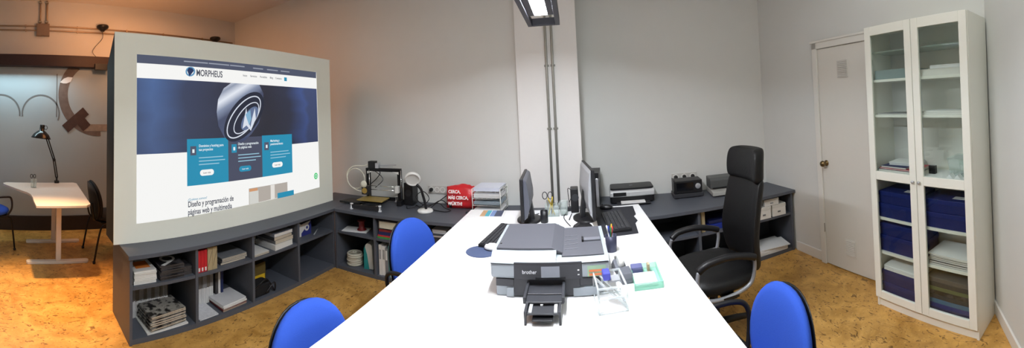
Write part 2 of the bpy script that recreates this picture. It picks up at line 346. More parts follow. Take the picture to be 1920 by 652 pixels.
# ================================================================ projection screen with the web page
SF = Fr(-2.58, .68, PI/2)
t = thing('projection_screen', 'large white screen box showing a web page, standing on the grey shelving', 'screen', SF(0,0,ZT), SF.r)
SL, SH = 2.43, 1.62
g = G(); pr = [(0.006,0.004),(.235,0.004),(.235,1.39),(.006,SH-.004)]
g.prism(pr, .0, SL, 'x'); g.build('housing', mat('screen_housing_black',(13,13,16),.75), t, bev=.002)
g = G(); g.box(.0,SL,-.004,.0055,0,SH); g.build('front_panel', mat('screen_panel',(226,226,214),.7,noise=.01,emit=.12), t, bev=.002)  # border carries weak emission to look brighter; only the page is a display
GW = .92
PGW = glow('page_white',(244,244,242)); SLATE = glow('page_slate',(78,84,104)); TEAL = glow('page_teal',(36,140,176)); NAVY = glow('page_navy',(44,48,66)); TXT = glow('page_text_dark',(70,74,88)); TXW = glow('page_text_white',(225,235,240)); GRN = glow('page_green',(60,200,110))
def hero_mat():
    m = bpy.data.materials.new('page_hero'); m.use_nodes = True; nt = m.node_tree; b = nt.nodes['Principled BSDF']; K = nt.links.new
    tc = nt.nodes.new('ShaderNodeTexCoord'); sp = nt.nodes.new('ShaderNodeSeparateXYZ'); cr = nt.nodes.new('ShaderNodeValToRGB'); e = cr.color_ramp.elements
    K(tc.outputs['Generated'], sp.inputs[0])
    nz = nt.nodes.new('ShaderNodeTexNoise'); nz.inputs['Scale'].default_value = 3; ad = nt.nodes.new('ShaderNodeMath'); ad.operation = 'MULTIPLY_ADD'; ad.inputs[1].default_value = .15
    K(tc.outputs['Generated'], nz.inputs['Vector']); K(nz.outputs['Fac'], ad.inputs[0]); K(sp.outputs[0], ad.inputs[2]); K(ad.outputs[0], cr.inputs[0])
    e[0].position = .05; e[0].color = L3((58,78,118)); e[1].position = 1.0; e[1].color = L3((58,72,112))
    for p, c_ in ((.14,(72,100,150)),(.30,(52,62,92)),(.48,(46,50,70)),(.72,(36,38,54)),(.86,(40,46,68)),(.97,(60,82,138))):
        x = e.new(p); x.color = L3(c_)
    mu = nt.nodes.new('ShaderNodeMix'); mu.data_type = 'RGBA'; mu.blend_type = 'MULTIPLY'; mu.inputs[0].default_value = .55
    c2 = nt.nodes.new('ShaderNodeValToRGB'); c2.color_ramp.elements[0].color = (.3,.3,.36,1); K(sp.outputs[2], c2.inputs[0]); c2.color_ramp.elements[1].color = (1.0,1.0,1.0,1)
    K(cr.outputs[0], mu.inputs[6]); K(c2.outputs[0], mu.inputs[7]); b.inputs['Base Color'].default_value = (.02,.02,.02,1); K(mu.outputs[2], b.inputs['Emission Color']); b.inputs['Emission Strength'].default_value = 1
    return m
def ball_mat():
    m = bpy.data.materials.new('page_metal_ball'); m.use_nodes = True; nt = m.node_tree; b = nt.nodes['Principled BSDF']; K = nt.links.new
    tc = nt.nodes.new('ShaderNodeTexCoord'); mp = nt.nodes.new('ShaderNodeMapping'); mp.inputs['Rotation'].default_value = (0,.5,0); cr = nt.nodes.new('ShaderNodeValToRGB'); gr = nt.nodes.new('ShaderNodeSeparateXYZ')
    K(tc.outputs['Generated'], mp.inputs[0]); K(mp.outputs[0], gr.inputs[0]); K(gr.outputs[2], cr.inputs[0]); e = cr.color_ramp.elements
    e[0].position = 0; e[0].color = L3((70,80,110)); e[1].position = 1; e[1].color = L3((150,156,172))
    for p, c_ in ((.3,(64,72,100)),(.44,(130,142,168)),(.56,(225,230,240)),(.68,(140,150,172)),(.82,(235,238,244))):
        x = e.new(p); x.color = L3(c_)
    b.inputs['Base Color'].default_value = (.02,.02,.02,1); K(cr.outputs[0], b.inputs['Emission Color']); b.inputs['Emission Strength'].default_value = 1
    return m
# page coordinates are world y and z; helper converts to the screen's own frame
def PX(y): return y-.68
def PZ(z): return z-ZT
def plate(name, pts, layer, m, par=None):
    g = G(); y1 = -.004-.001*layer; g.prism([(PX(a),PZ(b)) for a,b in pts], y1-.001, y1, 'y'); return g.build(name, m, par or t)
def rc(a,b,c_,d_): return [(a,c_),(b,c_),(b,d_),(a,d_)]
plate('page_background', [(.86,.758),(2.885,.80),(2.875,2.068),(.86,2.068)], 0, PGW)
plate('page_top_bar', rc(.86,2.868,2.0,2.068), 1, SLATE)
hero = plate('page_hero_picture', [(.86,1.882),(2.87,1.882),(2.875,1.30),(.86,1.285)], 1, hero_mat())
ball = plate('metal_ball', [(1.74,1.882),(1.66,1.83),(1.60,1.73),(1.585,1.62),(1.60,1.50),(1.66,1.40),(1.76,1.345),(1.86,1.35),(1.96,1.42),(2.05,1.52),(2.095,1.66),(2.11,1.80),(2.06,1.882)], 2, ball_mat(), None)
plate('ball_iris', ellipse(1.885,1.585,.285,.15,.78), 3, glow('page_iris',(40,44,60)))
def ringplate(name, cx, cz, a, b, rot, w, layer, m):
    o = ellipse(cx,cz,a,b,rot,40); i = ellipse(cx,cz,a-w,b-w,rot,40); g = G(); y1 = -.004-.001*layer
    for k in range(40):
        g.prism([(PX(o[k][0]),PZ(o[k][1])),(PX(o[(k+1)%40][0]),PZ(o[(k+1)%40][1])),(PX(i[(k+1)%40][0]),PZ(i[(k+1)%40][1])),(PX(i[k][0]),PZ(i[k][1]))], y1-.001, y1, 'y')
    return g.build(name, m, t)
RNG = glow('page_ring_white',(214,220,232))
ringplate('ball_ring', 1.88,1.58,.25,.118,.78,.011,4,RNG)
ringplate('ball_ring', 1.905,1.57,.19,.085,.78,.009,4,RNG)
plate('ball_pupil', ellipse(1.94,1.565,.135,.062,.85), 5, glow('page_pupil',(96,112,146)))
plate('ball_crest', [(1.855,1.47),(1.90,1.66),(1.915,1.57),(1.945,1.48),(1.965,1.56),(2.0,1.66),(2.01,1.56),(1.95,1.45),(1.90,1.50)], 6, RNG)
plate('ball_crest_core', [(1.89,1.60),(1.945,1.64),(1.955,1.56),(1.93,1.50)], 7, glow('page_core',(130,175,205)))
# logo
ringplate('logo_mark', 1.33,1.957,.046,.040,.4,.014,2,glow('page_logo_blue',(96,150,190)))
plate('logo_drop', [(1.32,1.915),(1.30,1.965),(1.315,1.99),(1.35,1.985),(1.362,1.965)], 3, glow('page_logo_navy',(34,52,92)))
def st(name, body, size, y, z, m, layer=3, sx=1, sp=1, bold=0, align='LEFT'): return text(name, body, size, (PX(y), -.004-.001*layer, PZ(z)), m, t, sx=sx, spacing=sp, bold=bold, align=align, depth=.0004)
st('logo_lettering', 'MORPHEUS', .078, 1.385, 1.925, TXT, sx=.66, bold=.0012)
for a, wd in (('Inicio',0),('Servicios',.085),('Portafolio',.20),('Blog',.325),('Contacto',.395)): st('menu_word', a, .026, 1.87+wd, 1.950, TXT, sx=.85)
plate('menu_button', rc(2.385,2.42,1.938,1.975), 2, TEAL)
for a, b, z in ((1.27,1.50,2.040),(1.51,1.72,2.040),(1.73,1.89,2.040),(1.99,2.11,2.035),(2.16,2.30,2.035),(2.34,2.46,2.035)): plate('text_line', rc(a,b,z-.005,z+.005), 2, glow('page_text_grey',(150,156,170)))
for a, b, z0, z1, m in ((1.295,1.70,1.012,1.395,TEAL),(1.70,2.083,1.012,1.395,glow('page_slate2',(72,76,96))),(2.083,2.475,1.012,1.40,TEAL)): plate('info_card', rc(a,b,z0,z1), 2, m)
for a, z, body, m in ((1.405,1.325,'Dominios y hosting para\ntus proyectos',TXW),(1.805,1.325,'Diseño y programación\nde páginas web',TXW),(2.185,1.335,'Marketing y\nposicionamiento',TXW)):
    st('card_title', body, .031, a, z, m, 4, sx=.80, bold=.0004)
    for k, wl in enumerate((.24,.26,.20)): plate('text_line', rc(a,a+wl,1.232-k*.028,1.240-k*.028), 3, glow('page_text_pale',(150,195,215)))
for a, m in ((1.325,SLATE),(1.735,TEAL),(2.11,SLATE)):
    plate('card_icon', rc(a,a+.055,1.26,1.335), 3, m); plate('card_icon_mark', rc(a+.018,a+.038,1.28,1.31), 4, TXW)
for a, m, m2 in ((1.415,PGW,TXT),(1.815,TEAL,TXW),(2.205,PGW,TXT)):
    plate('card_button', rrect(a,a+.135,1.085,1.135,.024), 3, m); st('button_lettering', 'Leer más', .022, a+.067, 1.102, m2, 5, sx=.9, align='CENTER')
st('page_lettering', '¿Quiénes somos?', .026, 1.30, .893, TEAL, 3)
st('page_heading', 'Diseño y programación de\npáginas web y multimedia', .064, 1.30, .842, TXT, 3, sx=.655, sp=.98, bold=.0010)
plate('page_photo', [(1.92,.782),(2.40,.795),(2.40,.925),(1.92,.925)], 2, glow('page_photo_grey',(176,168,160)))
plate('photo_window', rc(1.925,2.03,.785,.895), 3, glow('page_photo_pale',(208,208,202))); plate('photo_orange', rc(1.925,2.02,.895,.92), 3, glow('page_orange',(205,150,110))); plate('photo_post', rc(2.18,2.23,.785,.922), 3, glow('page_photo_white',(226,222,216)))
plate('page_blue_block', rc(2.265,2.485,.785,.835), 4, TEAL)
plate('chat_button', ellipse(2.825,.93,.03,.034), 3, GRN); ringplate('chat_button_ring', 2.825,.93,.019,.02,0,.006,4,TXW)
# ================================================================ pendant lamp above the desk
LX0, LX1, LZ = -.275, -.055, 2.13
t = thing('pendant_lamp', 'black rectangular LED pendant lamp hanging above the white desk', 'lamp', ((LX0+LX1)/2, 1.60, LZ))
w = (LX1-LX0)/2; LA, LB = -.85, .80
FRM = mat('lamp_black', (46,46,56), .45, metal=.2)
g = G(); g.box(-w,-w+.03,LA,LB,0,.05); g.box(w-.03,w,LA,LB,0,.05); g.box(-w+.03,w-.03,LB-.03,LB,0,.05); g.box(-w+.03,w-.03,LA,LA+.03,0,.05); g.build('frame', FRM, t, bev=.002)
g = G()
for q_ in ([(-w+.0302,.014),(-.042,.014),(-.042,.040),(-.05,.060),(-.06,.034),(-w+.0302,.028)],[(w-.0302,.014),(.042,.014),(.042,.040),(.05,.060),(.06,.034),(w-.0302,.028)],[(-.042,.040),(.042,.040),(.05,.06),(-.05,.06)]): g.prism(q_, LA+.11, LB-.22, 'y')
g.build('reflector_housing', FRM, t)
g = G(); g.box(-.036,.036,LA+.12,LB-.235,.020,.036); g.build('led_tube', glow('led_emitter',(244,248,255),TUBE_STRENGTH), t)
g = G(); g.box(-.0415,.0415,LB-.233,LB-.2205,.012,.0395); g.build('tube_end_cap', SILV, t)
for y in (-.6,.5): G().tube([(0,y,.06),(0,y,1.15)], .002, 6).build('suspension_wire', STEEL, t)
# ================================================================ chairs
def pad(cx, cz, a, b, th, n=36, y0=0, k=2.4, curve=.10):
    """oval upholstered pad standing in the x-z plane, softly domed"""
    g = G(); rings = []
    def P(s, tt, y): 
        ct, stt = math.cos(tt), math.sin(tt); e = 2/k
        x = a*s*abs(ct)**e*(1 if ct>0 else -1); z = b*s*abs(stt)**e*(1 if stt>0 else -1)
        return (cx+x, y0+y-curve*(x/a)**2*.35, cz+z)
    prof = [(.02,-.5),(.6,-.5),(.86,-.44),(.97,-.25),(1,0),(.97,.25),(.86,.44),(.6,.5),(.02,.5)]
    for s, y in prof: rings.append([g.b.verts.new(P(s,2*PI*i/n,y*th)) for i in range(n)])
    for A, B in zip(rings, rings[1:]):
        for i in range(n): g.b.faces.new((A[i],A[(i+1)%n],B[(i+1)%n],B[i])).smooth = True
    g.b.faces.new(rings[0]); g.b.faces.new(rings[-1]); return g
def visitor_chair(label, loc, rz, group=None, fab=BLUE, arms=True, top=.84):
    t = thing('office_chair', label, 'chair', loc, rz, group)   # faces -y, back pad at +y
    zc = top-.235
    o = pad(0, 0, .215, .235, .05, y0=0, k=2.15).build('backrest', fab, t, smooth=True); o.location = (0,.20,zc); o.rotation_euler = (math.radians(-8),0,0)
    g = pad(0, 0, .208, .228, .012, y0=.026, k=2.15); o = g.build('backrest_shell', BLACK, t, smooth=True); o.location = (0,.205,zc); o.rotation_euler = (math.radians(-8),0,0)
    o = pad(0, 0, .235, .225, .07, curve=0).build('seat', fab, t, smooth=True); o.rotation_euler = (PI/2,0,0); o.location = (0,-.02,.45)
    g = G(); g.box(-.18,.18,-.2,.16,.395,.415); g.build('seat_plate', BLACK, t, bev=.01)
    for s in (-1,1):
        g = G(); g.tube(smooth_path([(s*.24,-.24,.01),(s*.235,-.20,.30),(s*.235,-.16,.395),(s*.2,-.02,.40)]), .011, 10); g.build('leg', BLACKM, t)
        g = G(); g.tube(smooth_path([(s*.24,.26,.01),(s*.235,.20,.30),(s*.235,.15,.395),(s*.2,.0,.40)]), .011, 10); g.build('leg', BLACKM, t)
        for yy in (-.24,.26): 
            g = G(); g.lathe([(.016,0),(.017,.02),(.013,.025)], (s*.24,yy,0), 12); g.build('foot_cap', BLACK, t)
        g = G(); g.tube(smooth_path([(s*.11,.10,.40),(s*.11,.20,.42),(s*.11,.235,.50),(s*.11,.25,.62)]), .010, 8); g.build('back_support', BLACKM, t)
        if arms:
            g = G(); g.tube(smooth_path([(s*.225,-.12,.40),(s*.265,-.17,.50),(s*.265,-.16,.62),(s*.265,-.08,.645),(s*.265,.10,.645),(s*.26,.17,.60),(s*.24,.16,.48),(s*.22,.12,.40)]), .012, 10)
            g.build('armrest', BLACK, t)
    return t
visitor_chair('blue fabric office chair at the far left side of the white desk', (-.86,2.0,0), math.radians(76), 'blue chairs around the white desk', top=.875)
visitor_chair('blue fabric office chair nearest the viewer on the left of the white desk', (-.765,.985,0), math.radians(88), 'blue chairs around the white desk', top=.83)
visitor_chair('blue fabric office chair nearest the viewer on the right of the white desk', (.54,1.15,0), math.radians(-92), 'blue chairs around the white desk', top=.80)
visitor_chair('blue seated chair with black arms at the far left picture edge', (-4.28,-.42,0), math.radians(215), None, top=.84)
visitor_chair('black padded chair beside the far white table', (-4.05,1.02,0), math.radians(-175), None, fab=BFAB, arms=False, top=.86)
# ---- high back office chair
t = thing('executive_chair', 'tall black leather executive chair with grey arm frames', 'chair', (.835,2.10,0), math.radians(-90))
LEA = mat('black_leather', (11,11,13), .5, noise=.1, scale=80, bump=.08)
# back: swept profile in y-z, x = width
def slab(profile, widths, th, name, m, par, sub=1):
    g = G(); rows = []
    for (y, z), wd in zip(profile, widths):
        row = []
        for u, dy in ((-1,-.035),(-.8,-.005),(-.4,.01),(0,.012),(.4,.01),(.8,-.005),(1,-.035)): row.append((u*wd, y+dy, z))
        rows.append(row)
    n = len(rows[0]); F_ = [[g.b.verts.new(p) for p in r] for r in rows]; B_ = [[g.b.verts.new((p[0]*.94, p[1]+th, p[2])) for p in r] for r in rows]
    for i in range(len(rows)-1):
        for j in range(n-1):
            g.b.faces.new((F_[i][j],F_[i][j+1],F_[i+1][j+1],F_[i+1][j])); g.b.faces.new((B_[i][j+1],B_[i][j],B_[i+1][j],B_[i+1][j+1]))
        g.b.faces.new((F_[i][0],F_[i+1][0],B_[i+1][0],B_[i][0])); g.b.faces.new((F_[i+1][n-1],F_[i][n-1],B_[i][n-1],B_[i+1][n-1]))
    for j in range(n-1):
        g.b.faces.new((F_[0][j+1],F_[0][j],B_[0][j],B_[0][j+1])); g.b.faces.new((F_[-1][j],F_[-1][j+1],B_[-1][j+1],B_[-1][j]))
    return g.build(name, m, par, sub=sub, smooth=True)
slab([(.23,.46),(.215,.55),(.20,.66),(.225,.80),(.26,.95),(.28,1.03)], [.20,.235,.245,.235,.225,.22], .06, 'backrest', LEA, t, 2)
slab([(.255,1.00),(.25,1.05),(.255,1.14),(.27,1.205),(.285,1.225)], [.20,.215,.215,.20,.15], .085, 'headrest', LEA, t, 2)
o = pad(0,0,.255,.25,.10,curve=0,k=3).build('seat', LEA, t, smooth=True); o.rotation_euler = (PI/2,0,0); o.location = (0,0,.455)
for s in (-1,1):
    g = G(); g.tube(smooth_path([(s*.265,-.19,.60),(s*.275,-.13,.635),(s*.275,.0,.645),(s*.272,.12,.62),(s*.27,.17,.60)]), .021, 10); g.build('arm_pad', BLACK, t)
    g = G(); g.tube(smooth_path([(s*.265,-.19,.595),(s*.275,-.20,.53),(s*.27,-.15,.43),(s*.268,.0,.415),(s*.268,.13,.45),(s*.268,.165,.53),(s*.268,.165,.60)]), .012, 8); g.build('arm_frame', mat('grey_arm',(150,152,158),.35,metal=.3), t)
    g = G(); g.box(s*.268-.012,s*.268+.012,-.05,.05,.405,.42); g.box(min(s*.10,s*.27),max(s*.10,s*.27),-.04,.04,.395,.41); g.build('arm_bracket', BLACK, t)
g = G(); g.box(-.10,.10,-.12,.14,.37,.405); g.build('mechanism', BLACK, t, bev=.008)
g = G(); g.tube(smooth_path([(0,.10,.38),(0,.24,.40),(0,.31,.50),(0,.30,.70)]), .025, 8); g.build('back_bar', BLACK, t)
g = G(); g.cyl((0,0,.10),(0,0,.38),.027,16); g.cyl((0,0,.10),(0,0,.24),.035,16); g.build('gas_lift', BLACK, t)
for k in range(5):
    a = math.radians(20+72*k); c, s_ = math.cos(a), math.sin(a)
    g = G(); g.tube([(0,0,.115),(.15*c,.15*s_,.10),(.29*c,.29*s_,.075)], .026, 8, r2=.016); g.build('base_leg', BLACK, t)
    wg = G(); wg.cyl((.29*c-.02*s_,.29*s_+.02*c,.027),(.29*c+.02*s_,.29*s_-.02*c,.027),.027,14); wg.cyl((.29*c,.29*s_,.03),(.29*c,.29*s_,.08),.008,8); wg.build('castor', BLACK, t)
# ================================================================ monitors
def monitor(label, loc, rz, w, h, z0, th, wedge, stand=True, back=BLACK):
    """screen faces -y, hangs over its foot"""
    t = thing('computer_monitor', label, 'monitor', loc, rz)
    g = G(); g.box(-w/2,w/2,0,.022,z0,z0+h); g.build('bezel', BLACK, t, bev=.004)
    g = G(); g.prism([(.022,z0+.01),(.022,z0+h-.003),(th*.7,z0+h-wedge),(th,z0+h*.5),(th,z0+h*.3),(th*.7,z0+.03)], -w/2+.012, w/2-.012, 'x'); g.build('rear_housing', back, t, bev=.006)
    g = G(); g.box(-w/2+.015,w/2-.015,-.0015,.0,z0+.02,z0+h-.015); g.build('display', mat('display_off',(16,17,22),.12,noise=.01), t)
    g = G(); g.prism([(.03,z0+.16),(.055,z0+.16),(.085,.01),(.05,.01)], -.035,.035,'x'); g.build('stand_neck', BLACK, t, bev=.004)
    g = G(); g.lathe([(.11,0),(.11,.008),(.09,.014),(.03,.018)], (0,.05,0), 28, M=Matrix.Diagonal((1.15,.85,1,1))); g.build('stand_foot', BLACK, t)
    return t
monitor('slim dark grey monitor seen edge-on on the left of the white desk', (-.40,2.62,.73), math.radians(-90+3), .44, .30, .045, .065, .02, back=mat('monitor_shell_grey',(84,86,96),.4))
monitor('black monitor with silver shell seen edge-on on the right of the white desk', (.105,2.62,.73), math.radians(90+6), .50, .345, .05, .05, .03, back=mat('monitor_shell_silver',(170,172,176),.35,metal=.3))
# ================================================================ multifunction printer on the desk (x right, front at -y)
t = thing('multifunction_printer', 'large white and grey multifunction printer in the middle of the white desk', 'printer', (-.132,1.52,.73), math.radians(0))
Wp, Dp = .262, .42
BODY = mat('printer_white', (160,168,175), .35, noise=.01); PANEL = mat('printer_charcoal', (56,57,62), .4, noise=.02); PTOP = mat('printer_top_grey', (82,83,90), .6, noise=.06, scale=300)
g = G(); g.box(-Wp+.02,Wp-.03,.012,Dp-.02,.0,.082); g.build('lower_body', BODY, t, bev=.008)
G().box(-Wp+.022,-.16,.008,.02,.045,.078).build('label_band', PANEL, t, bev=.002); G().box(.13,Wp-.04,.008,.02,.045,.078).build('label_band', PANEL, t, bev=.002)
g = G(); g.box(-.16,.13,.004,.02,.008,.078); g.build('paper_tray', PANEL, t, bev=.002)
G().box(-Wp+.07,-.16,.0,.012,.004,.040).build('front_plate', BODY, t, bev=.002); G().box(.10,.21,.0,.012,.004,.040).build('front_plate', BODY, t, bev=.002)
g = G(); g.box(-Wp,Wp,.0,Dp,.082,.148); g.build('upper_body', BODY, t, bev=.012, seg=3)
g = G(); g.prism([(-.002,.146),(.05,.182),(Dp,.182),(Dp,.146)], -Wp, .03, 'x'); g.prism([(-.002,.146),(.03,.160),(Dp,.160),(Dp,.146)], .031, Wp, 'x'); g.prism([(.052,.181),(.022,.159),(Dp,.159),(Dp,.181)], .0295,.031,'x'); g.build('scanner_lid', BODY, t, bev=.006, seg=3)
g = G(); g.prism([(-Wp+.018,.181),(.005,.181),(.045,.163),(.06,.163),(.06,.168),(.01,.192),(-Wp+.018,.192)][::-1], .062, Dp-.012, 'y'); g.build('feeder_cover', PTOP, t, bev=.003)
g = G(); g.box(.055,Wp-.018,.035,Dp-.015,.160,.166); g.build('feeder_tray', PTOP, t, bev=.002)
for k in range(4):
    g = G(); g.prism([(.066,.10+k*.055),(.13,.112+k*.055),(.13,.116+k*.055),(.066,.104+k*.055)], .166,.168,'z'); g.build('tray_rib', mat('rib_grey',(118,120,128),.5), t)
g = G(); g.box(.155,Wp-.022,.19,.225,.166,.174); g.build('paper_guide', mat('guide_grey',(104,106,114),.5), t, bev=.002); G().box(.148,.158,.185,.23,.166,.178).build('guide_slider', BLACK, t, bev=.001)
G().box(-.236,-.228,.11,.118,.192,.194).build('lid_mark', BLACK, t)
G().box(-Wp+.004,Wp-.004,-.0035,.002,.1455,.1475).build('lid_seam', BLACK, t)
p = G(); p.prism([(-.012,.083),(-.004,.083),(.006,.152),(-.002,.155)], -.155, .142, 'x'); p.build('control_panel', PANEL, t, bev=.003)
p = G(); p.prism([(-.0135,.095),(-.0105,.095),(-.0035,.137),(-.0065,.139)], -.035, .045, 'x'); p.build('touch_screen', mat('printer_screen',(132,136,146),.2), t)
p = G(); p.box(-.06,.07,-.0145,-.0105,.088,.094); p.build('panel_slot', BLACK, t)
text('maker_lettering', 'brother', .021, (-.118,-.0108,.110), mat('lettering_silver',(205,208,214),.4), t, rx=PI/2-.14, sx=.95, bold=.0003)
G().box(.122,.130,-.011,-.006,.10,.104).build('status_light', LG, t); G().box(.122,.130,-.009,-.004,.118,.122).build('status_light', LG, t)
g = G(); g.box(.165,.245,-.001,.010,.085,.132); g.build('ink_sticker', mat('sticker_green',(160,190,160),.6), t)
for z in (.09,.106): G().box(.172,.235,-.003,-.0015,z,z+.009).build('sticker_stripe', mat('sticker_orange',(222,130,84),.6), t)
g = G(); g.box(-.090,.055,-.075,.006,.050,.058); g.prism([(-.095,-.075),(.06,-.075),(.065,-.13),(-.10,-.13)], .046,.054,'z'); g.box(-.10,-.088,-.13,.0,.05,.072); g.box(.055,.067,-.13,.0,.05,.072); g.build('output_tray', PANEL, t, bev=.002)
g = G(); g.box(-.078,.043,-.185,-.10,.034,.040); g.box(-.088,-.078,-.195,-.10,.030,.052); g.box(.043,.053,-.195,-.10,.030,.052); g.build('tray_extension', PANEL, t, bev=.001)
g = G(); g.box(-.058,.022,-.20,-.13,.018,.024); g.build('tray_flap', BLACK, t, bev=.001)
for a, b in ((-.072,-.060),(.026,.038)): G().box(a,b,-.182,-.115,.0405,.046).build('tray_rail', LG, t)
G().box(-.03,-.02,-.135,-.12,.041,.046).build('tray_mark', LG, t)
for a in (-.088,.045): G().box(a,a+.008,-.193,-.18,0,.03).build('tray_foot', PANEL, t)
# ================================================================ small things on the desk
DT = .73
def keyboard(label, loc, rz, w=.42, d=.14, m=BLACK):
    t = thing('computer_keyboard', label, 'keyboard', loc, rz)
    g = G(); g.prism([(0,0),(d,0),(d,.022),(0,.012)], 0, w, 'x'); g.build('keyboard_base', m, t, bev=.003)
    g = G(); nr = 5
    for r in range(nr):
        for k in range(18): 
            y = .012+r*(d-.02)/nr; z = .012+.01*y/d; x = .012+k*(w-.02)/18
            g.box(x, x+(w-.02)/18-.004, y, y+(d-.02)/nr-.004, z-.002, z+.006)
    g.build('keys', DG, t); return t
keyboard('dark keyboard half hidden behind the large printer, left of the slim monitor', (-.475,2.04,DT), math.radians(82), .42, .13)
keyboard('black keyboard with pale lower keys lying on the right desk mat', (.185,2.665,DT+.0045), math.radians(-88), .42, .15)
g = G(); g.prism([(.14,2.19),(.385,2.205),(.40,2.40),(.425,2.45),(.415,2.56),(.44,2.60),(.455,2.815),(.30,2.83),(.27,2.862),(.14,2.862)], 0,.004,'z'); tag(g.build('desk_mat', mat('mat_dark',(38,39,46),.7,noise=.1), loc=(0,0,DT)), 'dark desk mat under the black keyboard', 'desk mat')
def mouse(label, loc, rz, m):
    t = thing('computer_mouse', label, 'mouse', loc, rz)
    prof = [(.02,0),(.031,.006),(.032,.014),(.027,.026),(.015,.034),(.004,.036)]
    g = G(); g.lathe(prof, seg=24, M=Matrix.Diagonal((1,1.7,1,1))); g.build('mouse_body', m, t)
    g = G(); g.cyl((-.004,.03,.031),(.004,.03,.031),.007,12); g.build('scroll_wheel', DG, t); return t
mouse('black computer mouse at the top of the right desk mat', (.235,2.80,DT+.0045), math.radians(75), BLACK)
g = G(); g.lathe([(.098,0),(.10,.002),(.098,.004)], seg=40, M=Matrix.Diagonal((.95,.88,1,1))); tag(g.build('mouse_pad', mat('mousepad_blue',(72,84,116),.8,noise=.05), loc=(-.565,2.0,DT)), 'round slate blue mouse pad left of the large printer', 'mouse pad')
mouse('white computer mouse on the round blue mouse pad', (-.505,2.03,DT+.0045), math.radians(80), WPL)
# brochures
t = thing('brochure', 'open printed brochure with colour photos at the far left desk corner', 'brochure', (-.86,2.62,DT), math.radians(3))
g = G(); g.box(0,.29,0,.22,0,.003); g.box(.003,.28,.003,.217,.003,.005); g.build('brochure_pages', PAPER, t)
for a, b, m in ((.10,.14,mat('print_orange',(206,168,128),.6)),(.14,.175,mat('print_teal',(84,178,196),.6)),(.18,.215,mat('print_sky',(126,150,200),.6)),(.215,.275,mat('print_slate',(74,80,104),.6,noise=.5,scale=60))):
    g = G(); g.box(a,b,.05,.215,.005,.0056); g.build('printed_photo', m, t)
# letter tray
t = thing('letter_tray', 'white wire letter tray with papers beside the red bag', 'letter tray', (-.955,3.13,ZT), math.radians(-3))
g = G(); wd, dp = .27, .27
for k in range(4):
    z = .02+.062*k; rp_ = [(0,0,z),(wd,0,z),(wd,dp,z),(0,dp,z)]
    g.tube(rp_, .0035, 6, closed=True)
    for j in range(1,6): g.tube([(wd*j/6,0,z),(wd*j/6,dp,z)], .0018, 5)
    if k < 3: g.tube([(wd,0,z),(wd+.004,-.0,z+.04)], .0025, 5)
for x in (0,wd):
    for y in (0,dp): g.tube([(x,y,.0),(x,y,.235)], .004, 6)
g.tube([(0,0,.235),(0,dp,.235)],.0035,6); g.tube([(wd,0,.235),(wd,dp,.235)],.0035,6)
g.build('wire_frame', WPL, t)
def sheets(name, label, cat, loc, rz, w, d, h, m=PAPER, mt=None, group=None, bend=0):
    g = G(); n = max(1,int(h/.004)); rr = random.Random(int(abs(loc[0]*1000+loc[2]*7777)))
    for k in range(n):
        a, b = rr.uniform(-.004,.004), rr.uniform(-.004,.004); g.mi = (1 if (mt and k==n-1) else 0)
        g.box(a, w+a, b, d+b, h*k/n, h*(k+1)/n-.0003)
    return tag(g.build(name, [m]+([mt] if mt else []), loc=loc, rz=rz), label, cat, group)
for k, (lb, h, m) in enumerate((('thin stack of papers in the lowest level of the wire letter tray',.018,PAPER),('blue grey folder of papers in the second level of the wire letter tray',.026,mat('bluegrey_folder',(158,172,182),.6)),('thick papers in the third level of the wire letter tray',.038,PAPER),('pile of white envelopes on top of the wire letter tray',.034,mat('paper_cool',(220,226,240),.7)))):
    sheets('paper_stack', lb, 'papers', (-.945,3.14,ZT+.026+.062*k), math.radians(-3), .25, .24, h, m, group='papers in the letter tray')
# ---- red plastic bag
RED = mat('red_bag', (212,40,48), .35, noise=.08, scale=12, bump=.3)
t = thing('plastic_bag', 'red plastic bag with white slogan leaning against the back wall', 'bag', (-1.285,3.30,ZT), math.radians(2))
g = G(); nx, nz = 14, 8; Fv = []; Bv = []; rr = random.Random(4)
for i in range(nx+1):
    a = []; b = []
    for j in range(nz+1):
        u, v = i/nx, j/nz; e = (4*u*(1-u))**.4*(4*v*(1-v))**.35; w_ = .035*e+.006
        top = .195+.03*math.sin(u*3.1)+.006*rr.uniform(-1,1); x = .02*(1-v)*(.5-u)+u*.305; z = .004+v*top
        q_ = rr.uniform(-.004,.004); a.append(g.b.verts.new((x, -w_+q_+v*.05, z))); b.append(g.b.verts.new((x, w_*.5+v*.06, z)))
    Fv.append(a); Bv.append(b)
for i in range(nx):
    for j in range(nz): g.b.faces.new((Fv[i][j],Fv[i+1][j],Fv[i+1][j+1],Fv[i][j+1])); g.b.faces.new((Bv[i+1][j],Bv[i][j],Bv[i][j+1],Bv[i+1][j+1]))
for i in range(nx): g.b.faces.new((Fv[i][0],Bv[i][0],Bv[i+1][0],Fv[i+1][0])); g.b.faces.new((Fv[i][nz],Fv[i+1][nz],Bv[i+1][nz],Bv[i][nz]))
for j in range(nz): g.b.faces.new((Fv[0][j],Fv[0][j+1],Bv[0][j+1],Bv[0][j])); g.b.faces.new((Fv[nx][j+1],Fv[nx][j],Bv[nx][j],Bv[nx][j+1]))
g.build('bag_body', RED, t, smooth=True)
text('slogan_lettering', 'CERCA,\nMÁS CERCA,\nWÜRTH!', .043, (.042,-.040,.158), mat('bag_lettering',(245,238,236),.5,emit=.1), t, rx=PI/2-.22, sx=.86, spacing=1.32, bold=.0014, depth=.002)
# black adapter at the desk corner
g = G(); g.box(0,.055,0,.04,0,.045); tag(g.build('power_adapter', DG, bev=.004, loc=(-1.0,3.05,ZT)), 'small dark power adapter between red bag and letter tray', 'adapter')
